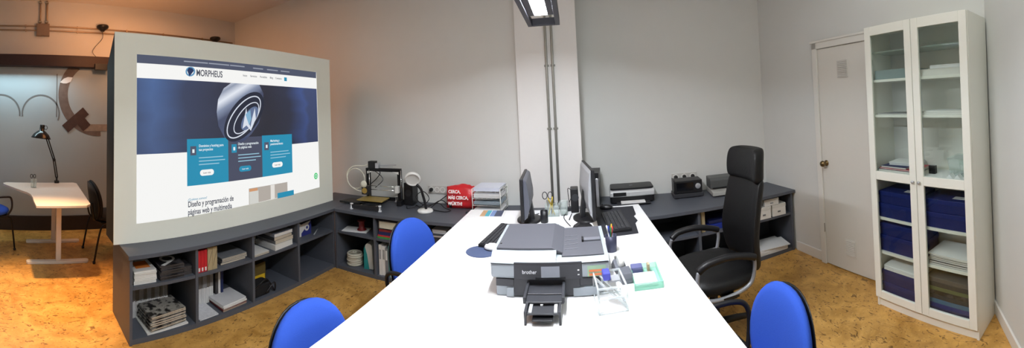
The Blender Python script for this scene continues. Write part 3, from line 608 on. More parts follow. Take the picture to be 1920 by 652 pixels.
# ---- magnifier lamp
t = thing('magnifier_lamp', 'white round magnifier lamp with black gooseneck on the back worktop', 'lamp', (-1.43,3.11,ZT))
g = G(); g.lathe([(.075,0),(.078,.012),(.070,.024),(.02,.030)], seg=28); g.build('lamp_base', WPL, t)
G().tube(smooth_path([(.01,0,.025),(.0,0,.09),(-.02,.0,.16),(-.035,-.01,.22),(-.075,-.02,.265)]), .013, 10).build('gooseneck', BLACK, t)
Mx = Matrix.Translation((-.115,-.02,.315)) @ Matrix.Rotation(math.radians(-62),4,'X') @ Matrix.Rotation(math.radians(-18),4,'Y')
g = G(); g.lathe([(.060,-.022),(.078,-.012),(.082,.004),(.070,.018),(.066,.018),(.062,.006)], seg=32, M=Mx @ Matrix.Rotation(PI,4,'X')); g.build('lamp_head', WPL, t)
g = G(); g.lathe([(.064,-.004),(.060,.010),(.03,.016),(.0,.018)], seg=28, M=Mx); g.build('magnifier_lens', mat('lens_white',(244,244,240),.15,emit=.15), t)
# tangled cables behind the magnifier lamp
for k, (pts, lb) in enumerate((
    ([(-1.62,3.30,.62),(-1.52,3.22,.635),(-1.46,3.28,.70),(-1.55,3.33,.76),(-1.62,3.30,.70),(-1.50,3.25,.64),(-1.36,3.28,.66),(-1.28,3.24,.63),(-1.20,3.20,.62),(-1.24,3.14,.62),(-1.38,3.18,.62)], 'tangled black cable behind the magnifier lamp base'),
    ([(-1.42,3.16,.62),(-1.38,3.25,.66),(-1.33,3.35,.70),(-1.31,3.42,.72),(-1.315,3.455,.765)], 'black cable rising to the wall sockets'),
    ([(-1.69,3.22,.62),(-1.64,3.15,.62),(-1.56,3.20,.64),(-1.48,3.14,.63),(-1.40,3.20,.66),(-1.33,3.29,.69),(-1.25,3.26,.66),(-1.22,3.30,.65)], 'looping black cable between 3D printer and red bag'))):
    tag(G().tube(smooth_path(pts), .0045, 6).build('power_cable', BLACK), lb, 'cable')
g = G(); g.lathe([(.014,0),(.017,.01),(.017,.03),(.008,.04)], seg=12); tag(g.build('power_plug', BLACK, loc=(-1.23,3.29,.625)), 'loose black round plug left of the red bag', 'plug')
# ---- wall socket strips
def socket(t, x, plug):
    g = G(); g.lathe([(.030,0),(.030,.004),(.022,.005),(.021,-.006),(.001,-.006)], seg=20, M=Matrix.Translation((x,-.010,.04)) @ Matrix.Rotation(PI/2,4,'X')); s = g.build('socket_outlet', WPL, t)
    if plug: G().lathe([(.020,0),(.021,.02),(.014,.035),(.006,.05)], seg=16, M=Matrix.Translation((x,-.012,.04)) @ Matrix.Rotation(PI/2,4,'X')).build('plug', BLACK, t)
t = thing('socket_strip', 'white wall socket strip with one black plug above the cables', 'socket', (-1.545,3.47,.715))
g = G(); g.box(0,.205,-.012,0,0,.08); g.build('cover_plate', mat('socket_plate',(200,198,194),.4), t, bev=.003)
for x, pl in ((.038,True),(.102,False),(.166,False)): socket(t, x, pl)
t = thing('socket_strip', 'wall socket strip with three black plugs behind the black recorder', 'socket', BR(1.02,0,.735), BR.r)
g = G(); g.box(0,.27,-.012,0,0,.08); g.build('cover_plate', mat('socket_plate',(200,198,194),.4), t, bev=.003)
for x in (.045,.135,.225): socket(t, x, True)
# ---- 3D printer
t = thing('desktop_3d_printer', '3D printer with open black frame on the back worktop', '3D printer', (-2.13,3.05,ZT), math.radians(6))
AL = mat('aluminium_dark', (70,70,74), .35, metal=.7); BRN = mat('laser_cut_wood', (120,92,48), .5, noise=.2)
for x in (.0,.37): 
    g = G(); g.box(x-.018,x+.018,.14,.19,.02,.37); g.build('upright', BLACKM, t, bev=.002)
    G().tube([(x+.028,.13,.05),(x+.028,.13,.37)], .004, 8).build('lead_screw', CHROME, t)
    g = G(); g.box(x-.026,x+.026,.12,.21,.0,.055); g.build('motor_mount', SILV if x==0 else BLACK, t, bev=.003)
g = G(); g.box(-.02,.39,.14,.18,.35,.385); g.build('top_beam', BLACKM, t, bev=.002)
for pl in ([(.0,.325),(.07,.352),(.0,.352)],[(.37,.325),(.30,.352),(.37,.352)]): G().prism(pl, .135,.14,'y').build('corner_bracket', WPL, t)
g = G(); g.box(.02,.10,.12,.19,.386,.46); g.build('extruder_motor', BLACK, t, bev=.003); g = G(); g.box(.10,.14,.13,.18,.386,.44); g.tube([(.14,.15,.415),(.34,.15,.425)],.006,8); g.tube([(.16,.15,.40),(.30,.15,.405)],.004,8); g.build('filament_feeder', SILV, t, bev=.002)
for z in (.16,.20): G().tube([(-.01,.12,z),(.38,.12,z)], .004, 8).build('guide_rod', CHROME, t)
g = G(); g.box(.34,.38,.095,.14,.14,.21); g.build('axis_carriage', WPL, t, bev=.003)
g = G(); g.box(-.035,.045,.06,.125,.11,.20); g.build('print_head', AL, t, bev=.004)
g = G(); g.cyl((.005,.058,.155),(.005,.05,.155),.03,20); g.build('cooling_fan', mat('fan_gold',(170,140,70),.4), t)
g = G(); g.lathe([(.014,-.004),(.036,-.004),(.036,.004),(.014,.004)], seg=22, M=Matrix.Translation((.0,.05,.225)) @ Matrix.Rotation(PI/2,4,'X')); g.build('drive_gear', mat('cream_plastic',(240,238,222),.4), t)
g = G(); g.box(-.03,.26,-.06,.13,.075,.083); g.build('print_bed', mat('bed_gold',(170,146,80),.4,metal=.1,noise=.2), t, bev=.001)
g = G(); g.box(-.02,.25,-.05,.12,.05,.058); g.build('bed_carriage', BLACK, t)
for x in (.03,.20): G().tube([(x,-.13,.035),(x,.30,.035)], .005, 8).build('bed_rod', CHROME, t)
for yy in (-.14,.28): G().box(-.05,.28,yy,yy+.015,.012,.05).build('base_plate', AL, t)
for x in (-.05,.27): 
    for y in (-.13,.29): G().lathe([(.018,0),(.018,.012),(.012,.014),(.012,.05),(.016,.052),(.016,.06)], (x,y,0), 12).build('foot', LG, t)
g = G(); g.tube([(.005+.11*math.cos(a)-.13, .10, .27+.11*math.sin(a)) for a in [2*PI*i/28 for i in range(28)]], .005, 6, closed=True)
g.tube(smooth_path([(.01,.09,.20),(-.06,.08,.14),(-.20,.09,.20),(-.235,.10,.32),(-.16,.11,.40),(-.03,.13,.41),(.04,.13,.44)]), .005, 6); g.build('filament_tube', mat('cream_plastic',(240,238,222),.4), t)
G().tube(smooth_path([(.02,.14,.20),(.10,.16,.27),(.14,.17,.33),(.12,.17,.36)]), .005, 6).tube(smooth_path([(.06,.17,.36),(.15,.17,.30),(.17,.16,.25),(.10,.12,.18)]), .004, 6).build('wiring', BLACK, t)
g = G(); g.prism([(-.30,.03),(-.04,.03),(-.04,.20),(-.24,.20)], .012,.03,'z'); g.build('control_board', mat('board_black',(40,40,38),.5,noise=.3,scale=50), t, bev=.003)
# black power box with handle beside it
t = thing('power_box', 'black power supply box with a cable loop right of the 3D printer', 'power supply', (-1.745,3.27,ZT), math.radians(4))
g = G(); g.box(0,.098,0,.16,.004,.235); g.build('box_body', BLACK, t, bev=.006)
G().cyl((.049,-.002,.13),(.049,.006,.13),.036,20).build('fan_grille', DG, t)
G().tube(smooth_path([(.02,.08,.235),(.0,.08,.29),(.045,.08,.325),(.08,.08,.30),(.09,.08,.235)]), .005, 8).build('cable_loop', BLACK, t)
for a in (.01,.07): G().box(a,a+.02,.01,.15,0,.004).build('foot', BLACK, t)
# ---- middle of the desk far end
t = thing('pen_holder', 'black cylindrical pen holder right of the slim edge-on monitor', 'pen holder', (-.24,2.555,DT))
g = G(); g.lathe([(.026,0),(.028,.002),(.028,.085),(.025,.085),(.024,.006)], seg=24); g.build('cup', BLACK, t)
t = thing('desk_organiser', 'clear acrylic organiser box between the two edge-on monitors', 'organiser', (-.245,2.68,DT))
g = G(); g.box(0,.11,0,.004,0,.085); g.box(0,.11,.086,.09,0,.085); g.box(0,.004,.004,.086,0,.085); g.box(.106,.11,.004,.086,0,.085); g.box(.004,.106,.004,.086,0,.004); g.build('box_walls', CLEAR, t)
def pen(label, x, y, z, tilt, az, m, L=.14, r=.004, grp=None):
    t = thing('pen', label, 'pen', (x,y,z), az, grp); M = Matrix.Rotation(tilt,4,'X')
    g = G(); g.lathe([(.0008,0),(r,.012),(r,L-.01),(r*.8,L)], seg=10, M=M); g.build('barrel', m, t)
    g = G(); g.lathe([(r*1.15,L*.72),(r*1.15,L),(r*.6,L+.004)], seg=10, M=M); g.build('cap', m, t)
YEL = mat('yellow_pencil', (216,186,70), .4)
pen('yellow pencil leaning left in the clear organiser', -.22,2.71,DT+.005, .28, 1.2, YEL)
pen('yellow pencil standing upright in the clear organiser', -.19,2.73,DT+.005, .12, .3, YEL)
pen('yellow pencil leaning right in the clear organiser', -.17,2.71,DT+.005, .35, -1.4, YEL)
pen('black pen in the clear organiser', -.20,2.74,DT+.005, .15, 2.4, BLACK)
t = thing('scissors', 'scissors with grey handles standing in the clear organiser', 'scissors', (-.225,2.745,DT+.008))
g = G(); g.prism([(.0,.0),(.012,.1),(.006,.11),(-.004,.1)], -.001,.001,'y'); g.prism([(.0,.0),(.004,.1),(-.006,.11),(-.012,.1)], .0015,.0035,'y'); g.build('blades', STEEL, t)
for s in (-1,1): G().tube([(s*.022+.019*math.cos(a), .002, .140+.028*math.sin(a)) for a in [2*PI*i/16 for i in range(16)]], .0035, 6, closed=True).build('handle', DG, t)
t = thing('drinking_glass', 'clear drinking glass on the desk in front of the pillar conduits', 'glass', (-.10,2.72,DT))
g = G(); g.lathe([(.028,0),(.034,.11),(.032,.11),(.026,.006),(.001,.006)], seg=24); g.build('tumbler', CLEAR, t)
t = thing('table_loudspeaker', 'small black loudspeaker box beside the silver-backed monitor', 'loudspeaker', (-.045,2.755,DT))
g = G(); g.box(0,.062,0,.10,0,.19); g.build('speaker_body', BLACK, t, bev=.006); G().cyl((.037,-.003,.12),(.037,.002,.12),.028,20).build('speaker_cone', DG, t)
g = G(); g.box(0,.06,0,.045,0,.03); tag(g.build('power_adapter', DG, bev=.006, loc=(-.08,2.80,DT), rz=.2), 'small dark adapter at the foot of the pillar', 'adapter')
for pts, lb in (([(-.055,2.80,.735),(-.06,2.85,.80),(-.065,2.865,.90),(-.03,2.87,.86),(-.06,2.865,.78),(-.05,2.862,.735)],'thin black cable looping beside the small loudspeaker'),
                ([(-.07,2.80,.745),(-.10,2.66,.735),(-.08,2.54,.735),(-.05,2.44,.735)],'thin black cable running across the desk towards the printer'),
                ([(-.06,2.58,.735),(-.05,2.66,.735),(-.04,2.73,.735)],'short black cable behind the silver-backed monitor'),
                ([(-.30,2.76,.735),(-.34,2.70,.735),(-.30,2.60,.735),(-.28,2.55,.735)],'black cable beside the black pen holder')):
    tag(G().tube(smooth_path(pts), .003, 6).build('cable', BLACK), lb, 'cable')
t = thing('webcam', 'dark webcam lying on the desk behind the printer lid', 'webcam', (-.03,2.33,DT), .3)
g = G(); g.prism([(0,0),(.15,0),(.13,.03),(.05,.045),(.02,.03)], 0,.05,'y'); g.build('webcam_body', BLACK, t, bev=.004); G().cyl((.04,-.002,.02),(.04,.004,.02),.010,14).build('lens', DG, t)
# tall computer case behind the right monitor
t = thing('computer_case', 'tall narrow black computer case with silver strip beside the pillar', 'computer', (.115,3.30,ZT), math.radians(-8))
g = G(); g.box(0,.105,0,.28,0,.325); g.build('case_body', BLACK, t, bev=.003)
g = G(); g.box(.075,.102,-.006,.002,.006,.27); g.build('silver_strip', SILV, t, bev=.002); G().box(.01,.07,-.003,.002,.02,.31).build('front_mesh', DG, t)
# ---- right pen cup, tape dispenser, acrylic stand, green box
t = thing('pen_cup', 'dark mesh pen cup behind the right corner of the large printer', 'pen cup', (.185,1.98,DT))
g = G(); g.lathe([(.028,0),(.030,.002),(.034,.09),(.031,.09),(.027,.006)], seg=24); g.build('cup', mat('mesh_cup',(62,64,84),.4,metal=.3), t)
for k, (dx, dy, ti, az, m, lb) in enumerate(((-.01,0,.2,.8,mat('pen_red',(214,52,60),.4),'red pen in the dark mesh pen cup'),(.01,.0,.18,-1.3,mat('pen_blue',(60,84,190),.4),'blue pen in the dark mesh pen cup'),(0,.01,.1,2.5,YEL,'yellow pencil in the dark mesh pen cup'),(.005,-.008,.24,-2.2,WPL,'white pen in the dark mesh pen cup'),(-.004,.004,.25,.1,mat('pen_green',(70,140,80),.4),'green pen in the dark mesh pen cup'))):
    pen(lb, .185+dx, 1.98+dy, DT+.008, ti, az, m, .135)
t = thing('tape_dispenser', 'dark grey tape dispenser right of the large printer', 'tape dispenser', (.215,1.60,DT), math.radians(8))
g = G(); g.prism([(-.01,0),(.19,0),(.19,.02),(.15,.055),(.10,.03),(.05,.055),(.0,.045),(-.015,.02)], -.028,.028,'x'); g.build('dispenser_body', mat('dispenser_grey',(96,98,106),.4), t, bev=.006)
g = G(); g.lathe([(.014,-.012),(.032,-.012),(.032,.012),(.014,.012)], seg=24, M=Matrix.Translation((0,.11,.055)) @ Matrix.Rotation(PI/2,4,'Y')); g.build('tape_roll', WPL, t)
G().box(-.014,.014,.168,.178,.04,.058).build('cutter', STEEL, t)
t = thing('acrylic_stand', 'clear acrylic frame stand with a blue clip in front of the tape dispenser', 'stand', (.068,1.375,DT), math.radians(4))
g = G(); A = .0045
P3 = {0:(0,0),1:(.115,.0),2:(.115,.15),3:(0,.15)}
for a, b in ((0,1),(1,2),(2,3),(3,0)): g.tube([(*P3[a],.006),(*P3[b],.006)], A, 6); g.tube([(*P3[a],.10),(*P3[b],.10)], A, 6)
for k in P3: g.tube([(*P3[k],.004),(*P3[k],.102)], A, 6)
g.tube([(0,.0,.06),(.115,.0,.06)], A, 6); g.tube([(.0,.15,.08),(.115,.02,.01)], .006, 6); g.tube([(.02,.15,.09),(.115,.04,.02)], .004, 6); g.build('acrylic_frame', glassmat('acrylic_rods',(240,244,248),.30,.1), t)
g = G(); g.box(.03,.06,.05,.10,.105,.135); g.build('blue_clip', mat('clip_blue',(70,76,180),.4), t, bev=.004)
G().box(.05,.10,.05,.10,.097,.103).build('grey_plate', mat('plate_grey',(150,152,156),.4), t)
t = thing('memo_box', 'pale green clear memo box with note slips on the right of the desk', 'box', (.235,1.52,DT), math.radians(-4))
g = G(); g.box(0,.13,0,.20,0,.004); g.box(0,.13,0,.004,.004,.03); g.box(0,.13,.196,.20,.004,.03); g.box(0,.004,.004,.196,.004,.03); g.box(.126,.13,.004,.196,.004,.03); g.build('box_shell', GREENC, t)
sheets('note_slips', 'white note slips lying in the green memo box', 'paper', (.245,1.54,DT+.005), math.radians(-4), .10, .10, .018)
g = G(); g.box(0,.055,0,.05,0,.035); tag(g.build('card_case', mat('case_violet',(96,100,142),.3), bev=.003, loc=(.245,1.655,DT+.005), rz=-.05), 'small slate violet case in the rear of the green memo box', 'case')
g = G(); g.box(0,.012,0,.03,0,.04); tag(g.build('lighter', mat('tan_plastic',(176,160,130),.4), bev=.003, loc=(.325,1.66,DT+.005)), 'small tan lighter at the rear right of the green memo box', 'lighter')
# ================================================================ right worktop devices
t = thing('inkjet_printer', 'black and silver inkjet printer on the right worktop beside the pillar', 'printer', (.325,3.34,ZT), math.radians(-5))
g = G(); g.prism(rrect(.0,.43,.0,.245,.03), .012,.07,'z'); g.build('lower_body', BLACK, t, bev=.004)
g = G(); g.prism([(-.008,.068),(-.006,.115),(.02,.130),(.245,.130),(.245,.068)], -.004,.434,'x'); g.build('upper_body', mat('inkjet_silver',(196,198,200),.35,metal=.1), t, bev=.012, seg=3)
g = G(); g.prism(rrect(.004,.426,.012,.24,.03), .128,.148,'z'); g.build('scanner_lid', BLACK, t, bev=.006, seg=3)
g = G(); g.prism([(-.011,.078),(-.008,.078),(-.006,.110),(-.009,.112)], .03,.155,'x'); g.build('display', BLACK, t)
g = G(); g.box(.06,.38,-.09,.0,.014,.02); g.build('paper_tray', DG, t, bev=.002); G().box(.10,.33,-.075,.0,.0205,.030).build('printed_sheet', PAPER, t)
g = G(); g.lathe([(.0,0),(.017,.0),(.017,.001)], seg=20, M=Matrix.Translation((.21,.12,.1483))); g.build('maker_badge', mat('badge_grey',(110,112,118),.3), t)
text('badge_lettering', 'hp', .024, (.197,.113,.1496), BLACK, t, rx=0, depth=.0003)
for x in (.03,.38):
    G().box(x,x+.03,.03,.2,0,.013).build('foot', BLACK, t)
t = thing('audio_recorder', 'black recorder box with knobs on the right worktop', 'recorder', (.955,3.29,ZT), math.radians(-7))
g = G(); g.box(0,.28,0,.17,.045,.17); g.build('case_body', BLACK, t, bev=.006); g = G(); g.box(-.01,.29,-.01,.18,.008,.045); g.build('base_unit', DG, t, bev=.004)
G().lathe([(.028,0),(.028,.008),(.022,.012),(.0,.012)], seg=24, M=Matrix.Translation((.235,.0,.11)) @ Matrix.Rotation(PI/2,4,'X')).build('dial', SILV, t)
G().box(.02,.19,-.003,.001,.075,.15).build('front_display', mat('display_off',(16,17,22),.12,noise=.01), t)
G().box(-.004,.004,.02,.15,.05,.18).build('side_handle', BLACK, t)
for x in (.03,.25): G().box(x-.015,x+.015,.01,.16,0,.009).build('foot', BLACK, t)
t = thing('laminator', 'long grey and black laminating machine on the right worktop', 'laminator', (1.30,3.16,ZT), math.radians(-8))
g = G(); g.prism([(-.02,.012),(-.02,.05),(.10,.062),(.25,.062),(.25,.012)], 0,.46,'x'); g.build('lower_tray', mat('laminator_grey',(172,172,168),.45), t, bev=.006)
g = G(); g.prism([(.07,.063),(.06,.15),(.09,.17),(.245,.17),(.245,.063)], .0,.46,'x'); g.build('upper_cover', mat('laminator_dark',(86,88,88),.45), t, bev=.008)
G().box(.42,.455,.055,.064,.08,.14).build('side_switch', BLACK, t); G().box(.02,.40,.054,.062,.068,.078).build('feed_slot', BLACK, t)
for x in (.03,.40): G().box(x,x+.03,.0,.22,0,.012).build('foot', BLACK, t)
# ================================================================ shelf contents
PGD = mat('dark_page_edges', (74,68,66), .8, noise=.4, scale=200)
def mag(name, label, cat, loc, rz, w, d, h, cover, pages=PAGES, group=None, front=False):
    """a lying magazine or book: page block between two covers, spine along the front"""
    g = G(); c = min(.0012,h*.2); g.box(0,w,0,d,0,c); g.box(0,w,0,d,h-c,h); (g.box(0,w,0,.0015,c,h-c) if front else g.box(0,.0015,0,d,c,h-c)); g.mi = 1; g.box(.0017,w-.002,.002,d-.002,c,h-c)
    return tag(g.build(name, [cover,pages], loc=loc, rz=rz), label, cat, group)
SH0, SH1 = .0355, MID+.0115
def stack(name, base, cat, F, x, y, z, w, d, items, rz=0, group=None, jit=.008):
    rr = random.Random(int(x*1000+z*333+y*77)); zz = z; n = len(items)
    ordn = ['topmost','second from top','third from top','fourth from top','fifth from top','sixth from top','seventh from top','eighth from top','ninth from top','tenth from top','eleventh from top','twelfth from top','thirteenth from top','fourteenth from top']
    for k, it in enumerate(items):
        h, c = it[0], it[1]; lb = it[2] if len(it) > 2 else ''; pg = it[3] if len(it) > 3 else PAGES
        l = '%s, %s %s' % (lb or base[0], ('bottom' if k == 0 else ordn[n-1-k]), base[1])
        mag(name, l, cat, F(x+rr.uniform(-jit,jit), y+rr.uniform(-jit,jit), zz), F.r+rz+rr.uniform(-.03,.03), w, d, h, c, pg, group)
        zz += h+.0004
    return zz
WH = mat('cover_white',(226,224,220),.45); BK = mat('cover_black',(26,25,28),.3,scale=14,c2=(70,68,70)); GR = mat('cover_grey',(120,122,126),.5,noise=.2,scale=20)
CB = mat('cover_photo',(34,32,32),.3,scale=22,c2=(150,146,138)); DR = mat('cover_dark_red',(120,36,38),.5); BL_ = mat('cover_navy',(34,44,92),.45)
OR = mat('print_orange2',(226,130,56),.5)
# bay 1 upper: white booklets with orange mark, black magazines behind and beside
top = stack('booklet', ('white booklet','of the orange marked pile at the near shelf end'), 'booklet', LF, .045,.035,SH1,.17,.23, [(.011,WH,'',PAGEW)]*8, group='white booklets at the near shelf end', jit=.003)
g = G(); g.box(.03,.14,.05,.17,0,.0008); g.mi = 0
g2 = tag(g.build('printed_card', OR, loc=LF(.045,.035,top+.0005), rz=LF.r), 'orange square printed card on top of the white booklets', 'card')
top = stack('magazine', ('black magazine','of the pile beside the white booklets'), 'magazine', LF, .245,.03,SH1,.19,.27, [(.010,BK,'',PGD)]*10, group='black magazines on the upper near shelf')
g = G()
for k in range(28):
    a = 2*PI*k/28; a2 = 2*PI*(k+1)/28
    g.prism([(.06*math.cos(a),.06*math.sin(a)),(.06*math.cos(a2),.06*math.sin(a2)),(.04*math.cos(a2),.04*math.sin(a2)),(.04*math.cos(a),.04*math.sin(a))],0,.0006,'z')
g.prism([(-.09,-.10),(.0,-.05),(.02,-.06),(-.07,-.12)],0,.0006,'z'); tag(g.build('cover_leaflet', WH, loc=LF(.345,.15,top+.001), rz=LF.r), 'white ring print lying on the black magazine pile', 'leaflet')
stack('magazine', ('dark magazine','of the narrow pile against the first shelf divider'), 'magazine', LF, .44,.05,SH1,.07,.24, [(.012,BK,'',PGD)]*5, group='dark magazines against the first divider', jit=.002)
# bay 1 lower: pile of photo magazines, row of upright magazines behind
top = stack('magazine', ('glossy photo magazine','of the tall pile on the near bottom shelf'), 'magazine', LF, .17,.03,SH0+.009,.29,.22, [(.0112,CB)]*9, rz=.10, group='photo magazines on the near bottom shelf', jit=.010)
mag('magazine','large white magazine under the tall pile on the near bottom shelf','magazine', LF(.14,.02,SH0), LF.r+.05,.33,.25,.008,WH,PAGEW)

SPG = mat('spine_grey',(150,150,150),.6,noise=.25,scale=40); SPG2 = mat('spine_taupe', (118,112,104),.6,noise=.2,scale=40); SPW = mat('spine_white_band',(228,228,226),.6,noise=.06)
def upright_row(label, group, F, x0, x1, y, z, h, d, n, colors=None, band=True, name='magazine', cat='magazine'):
    rr = random.Random(int(x0*999+y*55)); w = (x1-x0)/n; x = x0
    protos = []
    for c_ in (SPG, SPG2):
        g = G(); g.box(0,w*.85,0,d,h*.42,h); g.mi = 1; g.box(.0002,w*.85-.0002,.0003,d,0,h*.42); protos.append(g.build(name, [c_, SPW])); tag(protos[-1], label, cat, group)
    for k in range(n):
        o = protos[k] if k < 2 else protos[(k*7//3)%2].copy()
        if k > 1: COL.objects.link(o)
        o.location = F(x0+w*k, y+rr.uniform(0,.006), z); o.rotation_euler = (0,0,F.r); o.scale = (1,1,1+rr.uniform(-.02,.02))
upright_row('grey spined magazine with white foot band upright behind the tall photo pile', 'upright magazines on the near bottom shelf', LF, .03,.40,.255,SH0,.29,.17,34)
# bay 2 upper: red and beige binders, dark folder pile
for k in range(3):
    x = .55+k*.028; g = G(); g.box(0,.026,0,.20,0,.165); g.mi = 1; g.box(.006,.020,-.0008,.0,.008,.035)
    tag(g.build('binder',[mat('binder_red',(196,36,44),.5),WH],loc=LF(x,.03,SH1),rz=LF.r), ('leftmost','middle','rightmost')[k]+' of the three upright red binders on the upper shelf', 'binder','red binders')
for k in range(2):
    g = G(); g.box(0,.042,0,.20,0,.172); g.mi = 1; g.tube([(.004,-.001,.03),(.038,-.001,.14)],.001,5)
    tag(g.build('file_box',[mat('beige_card',(176,158,122),.7),BLACK],loc=LF(.637+k*.044,.03,SH1),rz=LF.r), ('left','right')[k]+' of the two beige cardboard file boxes beside the red binders','file box','beige file boxes')
stack('folder', ('dark grey folder','of the low pile right of the beige file boxes'), 'folder', LF, .78,.06,SH1,.25,.28, [(.016,DG),(.012,GR),(.012,mat('folder_slate',(74,80,96),.5)),(.010,GR)], group='grey folders right of the beige file boxes')
# bay 2 lower
upright_row('grey spined magazine with white foot band upright on the second bottom shelf', 'upright magazines on the second bottom shelf', LF, .55,.80,.22,SH0,.30,.17,20)
for k, (c, lb) in enumerate(((BK,'black spined book upright at the end of the second bottom row'),(WH,'white spined book upright between the two black ones'),(BL_,'navy spined book upright at the right end of the second bottom row'))):
    g = G(); g.box(0,.022,0,.2,0,.30); tag(g.build('book', c, bev=.002, loc=LF(.82+k*.028,.22,SH0), rz=LF.r), lb, 'book')
mag('catalogue','white printed catalogue lying left on the second bottom shelf','catalogue',LF(.56,.02,SH0),LF.r+.04,.17,.23,.006,mat('cover_script',(208,208,212),.5,noise=.25,scale=60),PAGEW)
stack('magazine', ('white magazine','of the pile right on the second bottom shelf'), 'magazine', LF, .77,.02,SH0,.24,.22, [(.010,BK),(.008,DR),(.010,WH),(.010,WH,'',PAGEW),(.010,mat('cover_pale',(206,206,208),.4,noise=.1,scale=18),'',PAGEW)], rz=.06, group='white magazines on the second bottom shelf')
# bay 3 upper
stack('notebook', ('white covered notebook','of the two lying left on the third upper shelf'), 'notebook', LF, 1.085,.03,SH1,.17,.24, [(.012,DG),(.008,WH)], rz=.05, group='notebooks on the third upper shelf')
stack('book', ('thick grey book','of the pile beside the third shelf divider'), 'book', LF, 1.33,.03,SH1,.23,.26, [(.045,WH,'thick white paged book',PAGEW),(.035,GR),(.030,DG),(.028,mat('cover_steel',(140,144,156),.5),'thick pale grey book',PAGEW)], rz=.04, group='thick books on the third upper shelf', jit=.01)
stack('catalogue', ('dark catalogue','of the pile at the back of the third upper shelf'), 'catalogue', LF, 1.14,.285,SH1,.17,.15, [(.02,DG),(.022,BK),(.020,GR),(.018,DG),(.018,BK)], group='dark catalogues at the back of the third upper shelf')
# bay 3 lower: yellow box, black straps
g = G(); g.box(0,.26,0,.2,0,.20); g.mi = 1; g.box(.01,.25,-.001,0,.0,.10)
tag(g.build('cardboard_box',[mat('olive_box',(104,86,40),.6),mat('yellow_box',(226,186,40),.5)],loc=LF(1.09,.20,SH0),rz=LF.r,bev=.002),'olive and yellow box on the third bottom shelf','box')
t = thing('camera_bag','black camera bag with straps in front of the yellow box','bag',LF(1.09,.04,SH0),LF.r)
g = G(); g.prism(rrect(0,.19,0,.13,.03),0,.10,'z'); g.build('bag_body',BFAB,t,bev=.015,seg=3)
G().tube(smooth_path([(.0,.02,.06),(.05,-.02,.12),(.12,-.015,.14),(.19,.02,.08),(.23,.0,.01),(.21,-.02,.09),(.12,-.02,.03)]),.007,6).build('strap',BLACK,t)
# bay 4 upper: white card with disc, thin rod
t = thing('disc_sleeve','white and blue card sleeve with a round disc on the far upper shelf','disc sleeve',LF(1.62,.12,SH1),LF.r)
g = G(); g.prism([(.0,.0),(.27,.0),(.27,.13),(.13,.115),(.09,.145),(.0,.145)],0,.006,'y'); g.build('sleeve',WH,t)
g = G(); g.prism([(.13,.0),(.27,.0),(.27,.13),(.13,.03)],-.002,0,'y'); g.build('blue_print',mat('sleeve_blue',(50,56,130),.5),t)
g = G()
for r0, r1, m_ in ((.030,.0,0),): g.lathe([(.0,0),(.032,0),(.032,.002)], seg=24, M=Matrix.Translation((.205,-.004,.075)) @ Matrix.Rotation(PI/2,4,'X'))
g.build('disc',WH,t); G().lathe([(.0,0),(.014,0),(.014,.001)], seg=16, M=Matrix.Translation((.205,-.0065,.075)) @ Matrix.Rotation(PI/2,4,'X')).build('disc_hub',mat('sleeve_blue',(50,56,130),.5),t)
tag(G().tube([(0,0,.008),(.20,.12,.008)],.006,8).build('rod',SILV,loc=LF(1.86,.05,SH1),rz=LF.r),'thin silver rod lying right of the disc sleeve','rod')
# bay 4 lower: red-brown books
for k in range(4):
    g = G(); g.box(0,.045,0,.2,0,.15-.01*(k%2)); g.mi = 1; g.box(.004,.041,-.0008,0,.10,.13)
    tag(g.build('book',[mat('book_redbrown',(104,42,34),.6,noise=.3,scale=40),mat('book_red_band',(136,50,38),.6)],loc=LF(1.63+k*.047,.22,SH0),rz=LF.r), 'dark red-brown book of the upright row on the far bottom shelf','book','red-brown books on the far bottom shelf')
# ---- shelving on the back wall, left of the pillar
sheets('paper_sheet','white paper sheets in the corner of the upper back shelf','paper',(-2.27,2.87,SH1),.25,.27,.16,.006)
t = thing('spool','dark red spool standing on paper in the shelf corner','spool',(-2.10,2.99,SH1+.008))
g = G(); g.lathe([(.048,0),(.048,.008),(.030,.012),(.030,.085),(.045,.09),(.045,.098)],seg=24); g.build('spool_body',mat('spool_red',(112,28,30),.5),t)
t = thing('cable_coil','cream coil of cable on the bottom back shelf','cable coil',(-2.19,2.98,SH0))
g = G()
for k in range(6):
    r_ = .075-.004*(k%2); g.tube([(r_*math.cos(a)+.004*math.sin(k*2),r_*math.sin(a),.012+.019*k) for a in [2*PI*i/28 for i in range(28)]],.011,8,closed=True)
g.build('coil',mat('cable_cream',(198,194,178),.5),t); G().tube([(.02*math.cos(a)+.02,-.03+.02*math.sin(a),.13) for a in [2*PI*i/12 for i in range(12)]],.006,6,closed=True).build('loose_end',mat('cable_cream',(198,194,178),.5),t)
t = thing('paper_bag','white and teal paper bag standing on the bottom back shelf','bag',(-2.04,2.93,SH0),.15)
g = G(); g.prism([(-.0,.0),(.10,.0),(.088,.235),(.07,.25),(.035,.255),(.012,.23)],0,.11,'y'); g.build('bag_body',mat('bag_white',(206,208,204),.6,noise=.15,scale=14),t,bev=.006)
g = G(); g.prism([(-.002,-.001),(.055,-.001),(.035,.14),(.008,.23)],-.003,0,'y'); g.box(-.003,0,0,.11,.005,.2); g.build('teal_print',mat('bag_teal',(40,140,140),.5,noise=.2),t)
